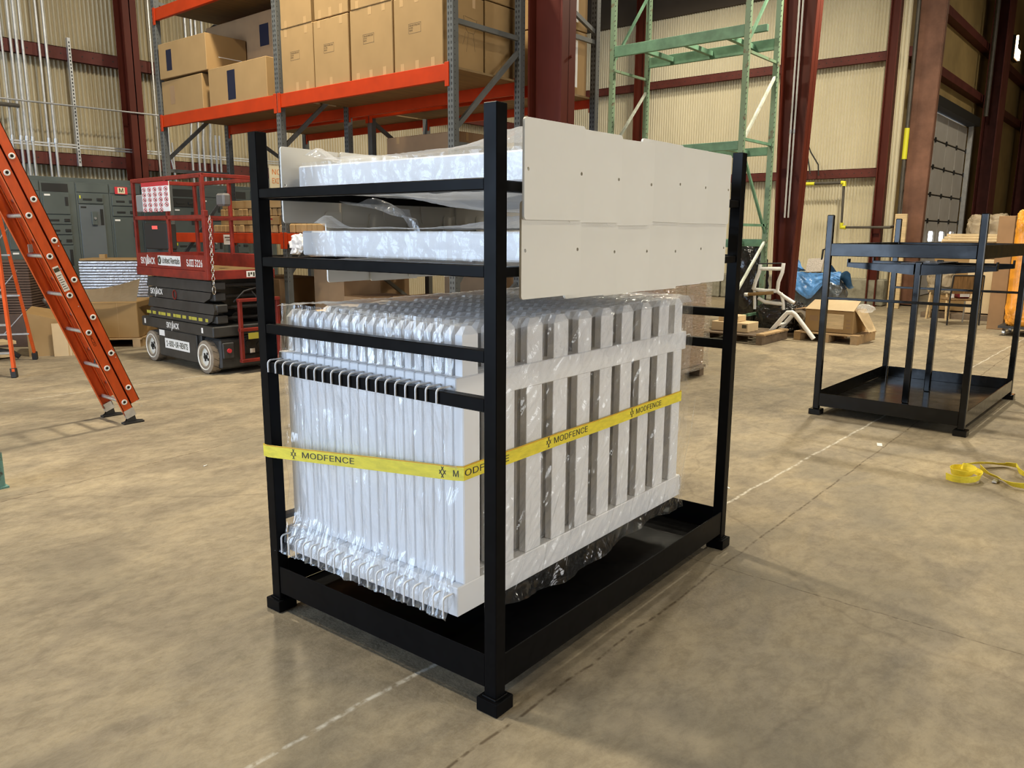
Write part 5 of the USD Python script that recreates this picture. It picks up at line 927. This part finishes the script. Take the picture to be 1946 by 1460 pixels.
def blue(T):
    u, t = np.meshgrid(np.linspace(0, 1, 60), np.linspace(0, 1, 26), indexing='ij'); y = 4.10-1.02*u; P = np.stack([u*5, t*3, 0*u], -1)
    sag = .30*np.exp(-((u-.40)/.22)**2)+.04*np.sin(u*14); x = 13.02-.07*np.sin(t*2)-.05*meshkit.fbm(P*2, 3, 6); z = .86+.10*np.abs(u-.5)-t*(.20+.95*sag)+.03*meshkit.fbm(P*4, 3, 2); T.part('blue_sheet', MB().grid(np.stack([x, y, z], -1)), BLUEF, smooth=True)
    u, t = np.meshgrid(np.linspace(0, 1, 26), np.linspace(0, 1, 26), indexing='ij'); T.part('blue_sheet', MB().grid(np.stack([13.15+.25*u+.05*np.sin(7*t), 4.22-.36*u*(.3+.7*t)-.05*(1-t), 1.42-.55*t-.30*u*(1-t)], -1)+.04*meshkit.fbm(np.stack([u*6, t*6, 0*u], -1), 3, 3)[..., None]), BLUEF, smooth=True)
    u, t = np.meshgrid(np.linspace(0, 1, 26), np.linspace(0, 1, 26), indexing='ij'); T.part('blue_sheet', MB().grid(np.stack([13.1+.3*t, 3.40-.44*u, 1.02-.25*t-.16*u+.05*np.sin(9*u+4*t)], -1)), BLUEF, smooth=True)
    T.part('woven_back', MB().bar((13.25, 3.68, .88), (13.42, 3.70, 1.13), .30, .03, up=(1, 0, 0)), WICKER); T.part('dark_cushion', MB().box(13.06, 13.36, 3.50, 3.92, .82, .885, .02), DARK); T.part('chair_leg', MB().tube([(13.4, 3.60, 1.0), (13.4, 3.58, 1.30), (13.4, 3.50, 1.32)], .018, 6), DKRUB); T.part('dark_back', MB().bar((13.2, 3.38, .85), (13.3, 3.42, 1.04), .06, .05, up=(1, 0, 0)), DARK)
heap('wrapped_furniture', 'furniture with grey woven seat draped in blue plastic film before the right wall', 'wrapped furniture', (13.35, 3.58, .40), (.30, .50, .42), 11, mat('bluish_clear_wrap', (.10, .115, .125), .2, var=.5, vscale=4, bump=.9, bscale=10, spec=.9), .14, 4, extra=blue)
solo('timber_post', MB().box(16.70, 16.78, 3.00, 3.24, 0, 2.02, .008), WOOD, 'pale squared timber post standing by the dock door column', 'timber')
# pile of goods by the dock door
carton('cardboard_box', 15.35, 16.2, 1.02, 1.50, .12, 1.13, 'tall pale carton behind the brown chair', m=CARDL, tapes=False)
carton('cardboard_box', 15.6, 16.3, 1.52, 2.15, .12, 1.30, 'big carton left of the tall pale carton behind the chair', m=CARD, tapes=False)
carton('cardboard_box', 15.5, 16.2, 1.15, 2.05, 1.31, 1.455, 'flat carton under the light boards', m=CARDL, tapes=False)
T = Thing('board_pile', 'pale timber boards lying on cartons in front of the dock door', 'lumber')
for k in range(3): T.part('board', MB().box(15.45, 15.75, 1.06+.02*k, 2.03-.04*k, 1.457+.05*k, 1.504+.05*k, .006), WOOD)
T.done()
for k, (y, z, sy, lab) in enumerate([(1.62, 1.70, .20, 'left'), (1.27, 1.72, .20, 'middle'), (1.02, 1.66, .16, 'right')]): heap('kraft_bag', 'crumpled brown paper sack on the pile by the dock door, %s one' % lab, 'sack', (16.55, y, z), (.26, sy, .30), 20+k, KRAFT, .3, 3.5)
carton('cardboard_box', 16.32, 16.9, .85, 1.85, 0.12, 1.38, 'large carton supporting the brown paper sacks', m=CARDD, tapes=False)
carton('cardboard_box', 15.25, 15.65, .76, 1.01, .10, .76, 'upright brown carton beside the orange wrapped load', m=CARDD, tapes=False)
carton('cardboard_box', 15.3, 15.7, .76, .95, .765, .90, 'small brown carton on top of the upright brown carton', m=CARDD, tapes=False)
solo('pallet', MB().box(15.15, 16.9, .70, 2.2, .06, .1).box(15.15, 15.25, .7, 2.2, 0, .06).box(16.0, 16.1, .7, 2.2, 0, .06), OLDWOOD, 'dark pallet under the cartons by the dock door', 'pallet')
heap('wrapped_stool', 'stool wrapped in brown paper behind the brown chair', 'stool', (15.0, 1.86, .72), (.16, .24, .27), 31, KRAFT, .25, 4, extra=lambda T: [T.part('leg', MB().cyl((15.0+a, 1.86+b, 0), (15.0+a*.8, 1.86+b*.8, .6), .018, 8), WOOD) for a, b in ((-.12, .18), (-.12, -.16), (.12, .18), (.12, -.16))])
CF = Frame((14.275, 1.42, 0), math.radians(40)-PI/2)
T = Thing('chair', 'brown woven chair with a thin dark frame in front of the cartons', 'chair', frame=CF); w, d = .285, .25
for sx in (-1, 1): T.part('rear_leg', MB().tube([(sx*w, -d, 0), (sx*w*.98, -d, .45), (sx*w*.94, -d-.03, .88)], .014, 8), DKRUB, smooth=40); T.part('front_leg', MB().tube([(sx*w*.95, d, 0), (sx*w*.95, d-.02, .44)], .014, 8), DKRUB if sx < 0 else ALU, smooth=40); T.part('armrest', MB().tube([(sx*w, -d, .66), (sx*w*1.02, .12, .66), (sx*w*.97, d, .45)], .012, 6), DKRUB, smooth=True)
T.part('backrest', MB().bar((0, -d-.012, .56), (0, -d-.03, .87), .53, .014, up=(0, 1, 0)), WICKERB); T.part('back_rail', MB().tube([(-w*.94, -d-.03, .88), (w*.94, -d-.03, .88)], .013, 8), DKRUB); T.part('seat', MB().box(-w, w, -d, d, .435, .46, .008), WICKERB)
T.done()
T = Thing('paint_can', 'dark red tin with a white label on the brown chair seat', 'tin', frame=CF); T.part('can', MB().box(-.02, .20, -.06, .14, .461, .64, .03), mat('dark_red_tin', (.16, .01, .015), .3)); T.part('label', MB().box(.0, .17, -.064, -.06, .49, .56), WHITEP); T.done()
solo('paper_cup', MB().box(-.12, -.06, .0, .06, .461, .60, .01), WHITEP, 'white carton standing on the brown chair seat', 'carton', frame=CF)
heap('wrapped_load', 'tall load wrapped in bright orange film at the right edge', 'wrapped load', (13.25, .06, 1.06), (.40, .42, .93), 17, ORANGEF, .07, 6, detail=5, pw=.16, extra=lambda T: [T.part('cart_base', MB().box(12.85, 13.65, -.3, .54, .12, .16), GREYL)]+[T.part('caster', MB().cyl((x, y-.02, .05), (x, y+.02, .05), .05, 10), ALU, smooth=40) for x, y in ((12.92, .46), (12.92, -.2), (13.55, .46), (13.55, -.2))])
carton('cardboard_box', 13.75, 14.1, .60, .84, 0, 1.9, 'tall narrow clear-wrapped carton beside the orange load', m=CARDD, tapes=False)
# ---- loose yellow strap and scraps on the floor
T = Thing('loose_strap', 'loose yellow webbing strap lying coiled on the floor at the right', 'strap')
def standing(pts, w=.046, t=.002, lean=0.0):
    P = np.array(pts, float); k = np.linspace(0, len(P)-1, len(P)*7); C = np.stack([np.interp(k, np.arange(len(P)), P[:, i]) for i in range(3)], 1)
    for _ in range(4): C[1:-1] = (C[:-2]+2*C[1:-1]+C[2:])/4
    tn = np.gradient(C, axis=0); tn /= np.linalg.norm(tn, axis=1, keepdims=True); hn = np.cross(tn, [0, 0, 1.0]); hn /= np.linalg.norm(hn, axis=1, keepdims=True)+1e-9; up = np.cross(hn, tn)
    ll = np.interp(np.linspace(0, 1, len(C)), np.linspace(0, 1, len(np.atleast_1d(lean))), np.atleast_1d(lean))[:, None]; U = up*np.cos(ll)+hn*np.sin(ll); N = np.cross(U, tn)
    return MB().grid(np.stack([C-N*t/2, C+U*w-N*t/2, C+U*w+N*t/2, C+N*t/2, C-N*t/2], 0))
cc = np.array([3.93, -.665, .004])
loop = [cc+np.array([(.15-.018*k/4)*math.cos(a), (.11-.012*k/4)*math.sin(a), .002*k]) for k, a in enumerate(np.linspace(2.3, 2.3+3.4*PI, 24))]
T.part('webbing', standing(loop, lean=[.1, .35, .2, .5, .2]), YELLOW, smooth=40)
T.part('webbing', standing([loop[-1]]+[np.array(p) for p in ((4.08, -.60, .03), (4.22, -.66, .035), (4.36, -.74, .02), (4.44, -.83, .008), (4.38, -.93, .02), (4.24, -.93, .02), (4.16, -.99, .02), (4.10, -1.12, .006))], lean=[.3, .9, 1.1, .7, .3, .9]), YELLOW, smooth=40)
T.part('webbing', standing([np.array(p) for p in ((4.20, -.72, .004), (4.10, -.80, .006), (4.02, -.88, .012), (3.90, -.94, .015), (3.92, -1.06, .01), (4.05, -1.12, .006))], lean=[.2, .9, 1.0, .4, .5]), YELLOW, smooth=40)
T.part('buckle', MB().box(3.94, 4.02, -.855, -.825, .004, .016, .003), ALU); T.done()
for k, (x, y, s, a) in enumerate([(4.47, .005, .09, .3), (2.73, .43, .03, 1.0), (.82, 3.36, .025, .2), (-.93, .42, .01, 0)]):
    R_ = rz(a); m = MB().box(-s/2, s/2, -s*.2, s*.2, .0005, .004); m.xf(R_, (x, y, 0)); solo('paper_scrap', m, WHITEP, ['long white scrap on the floor between the racks', 'small white scrap right of the loaded rack', 'small white scrap near the ladder feet', 'tiny white scrap left in the foreground'][k], 'scrap')
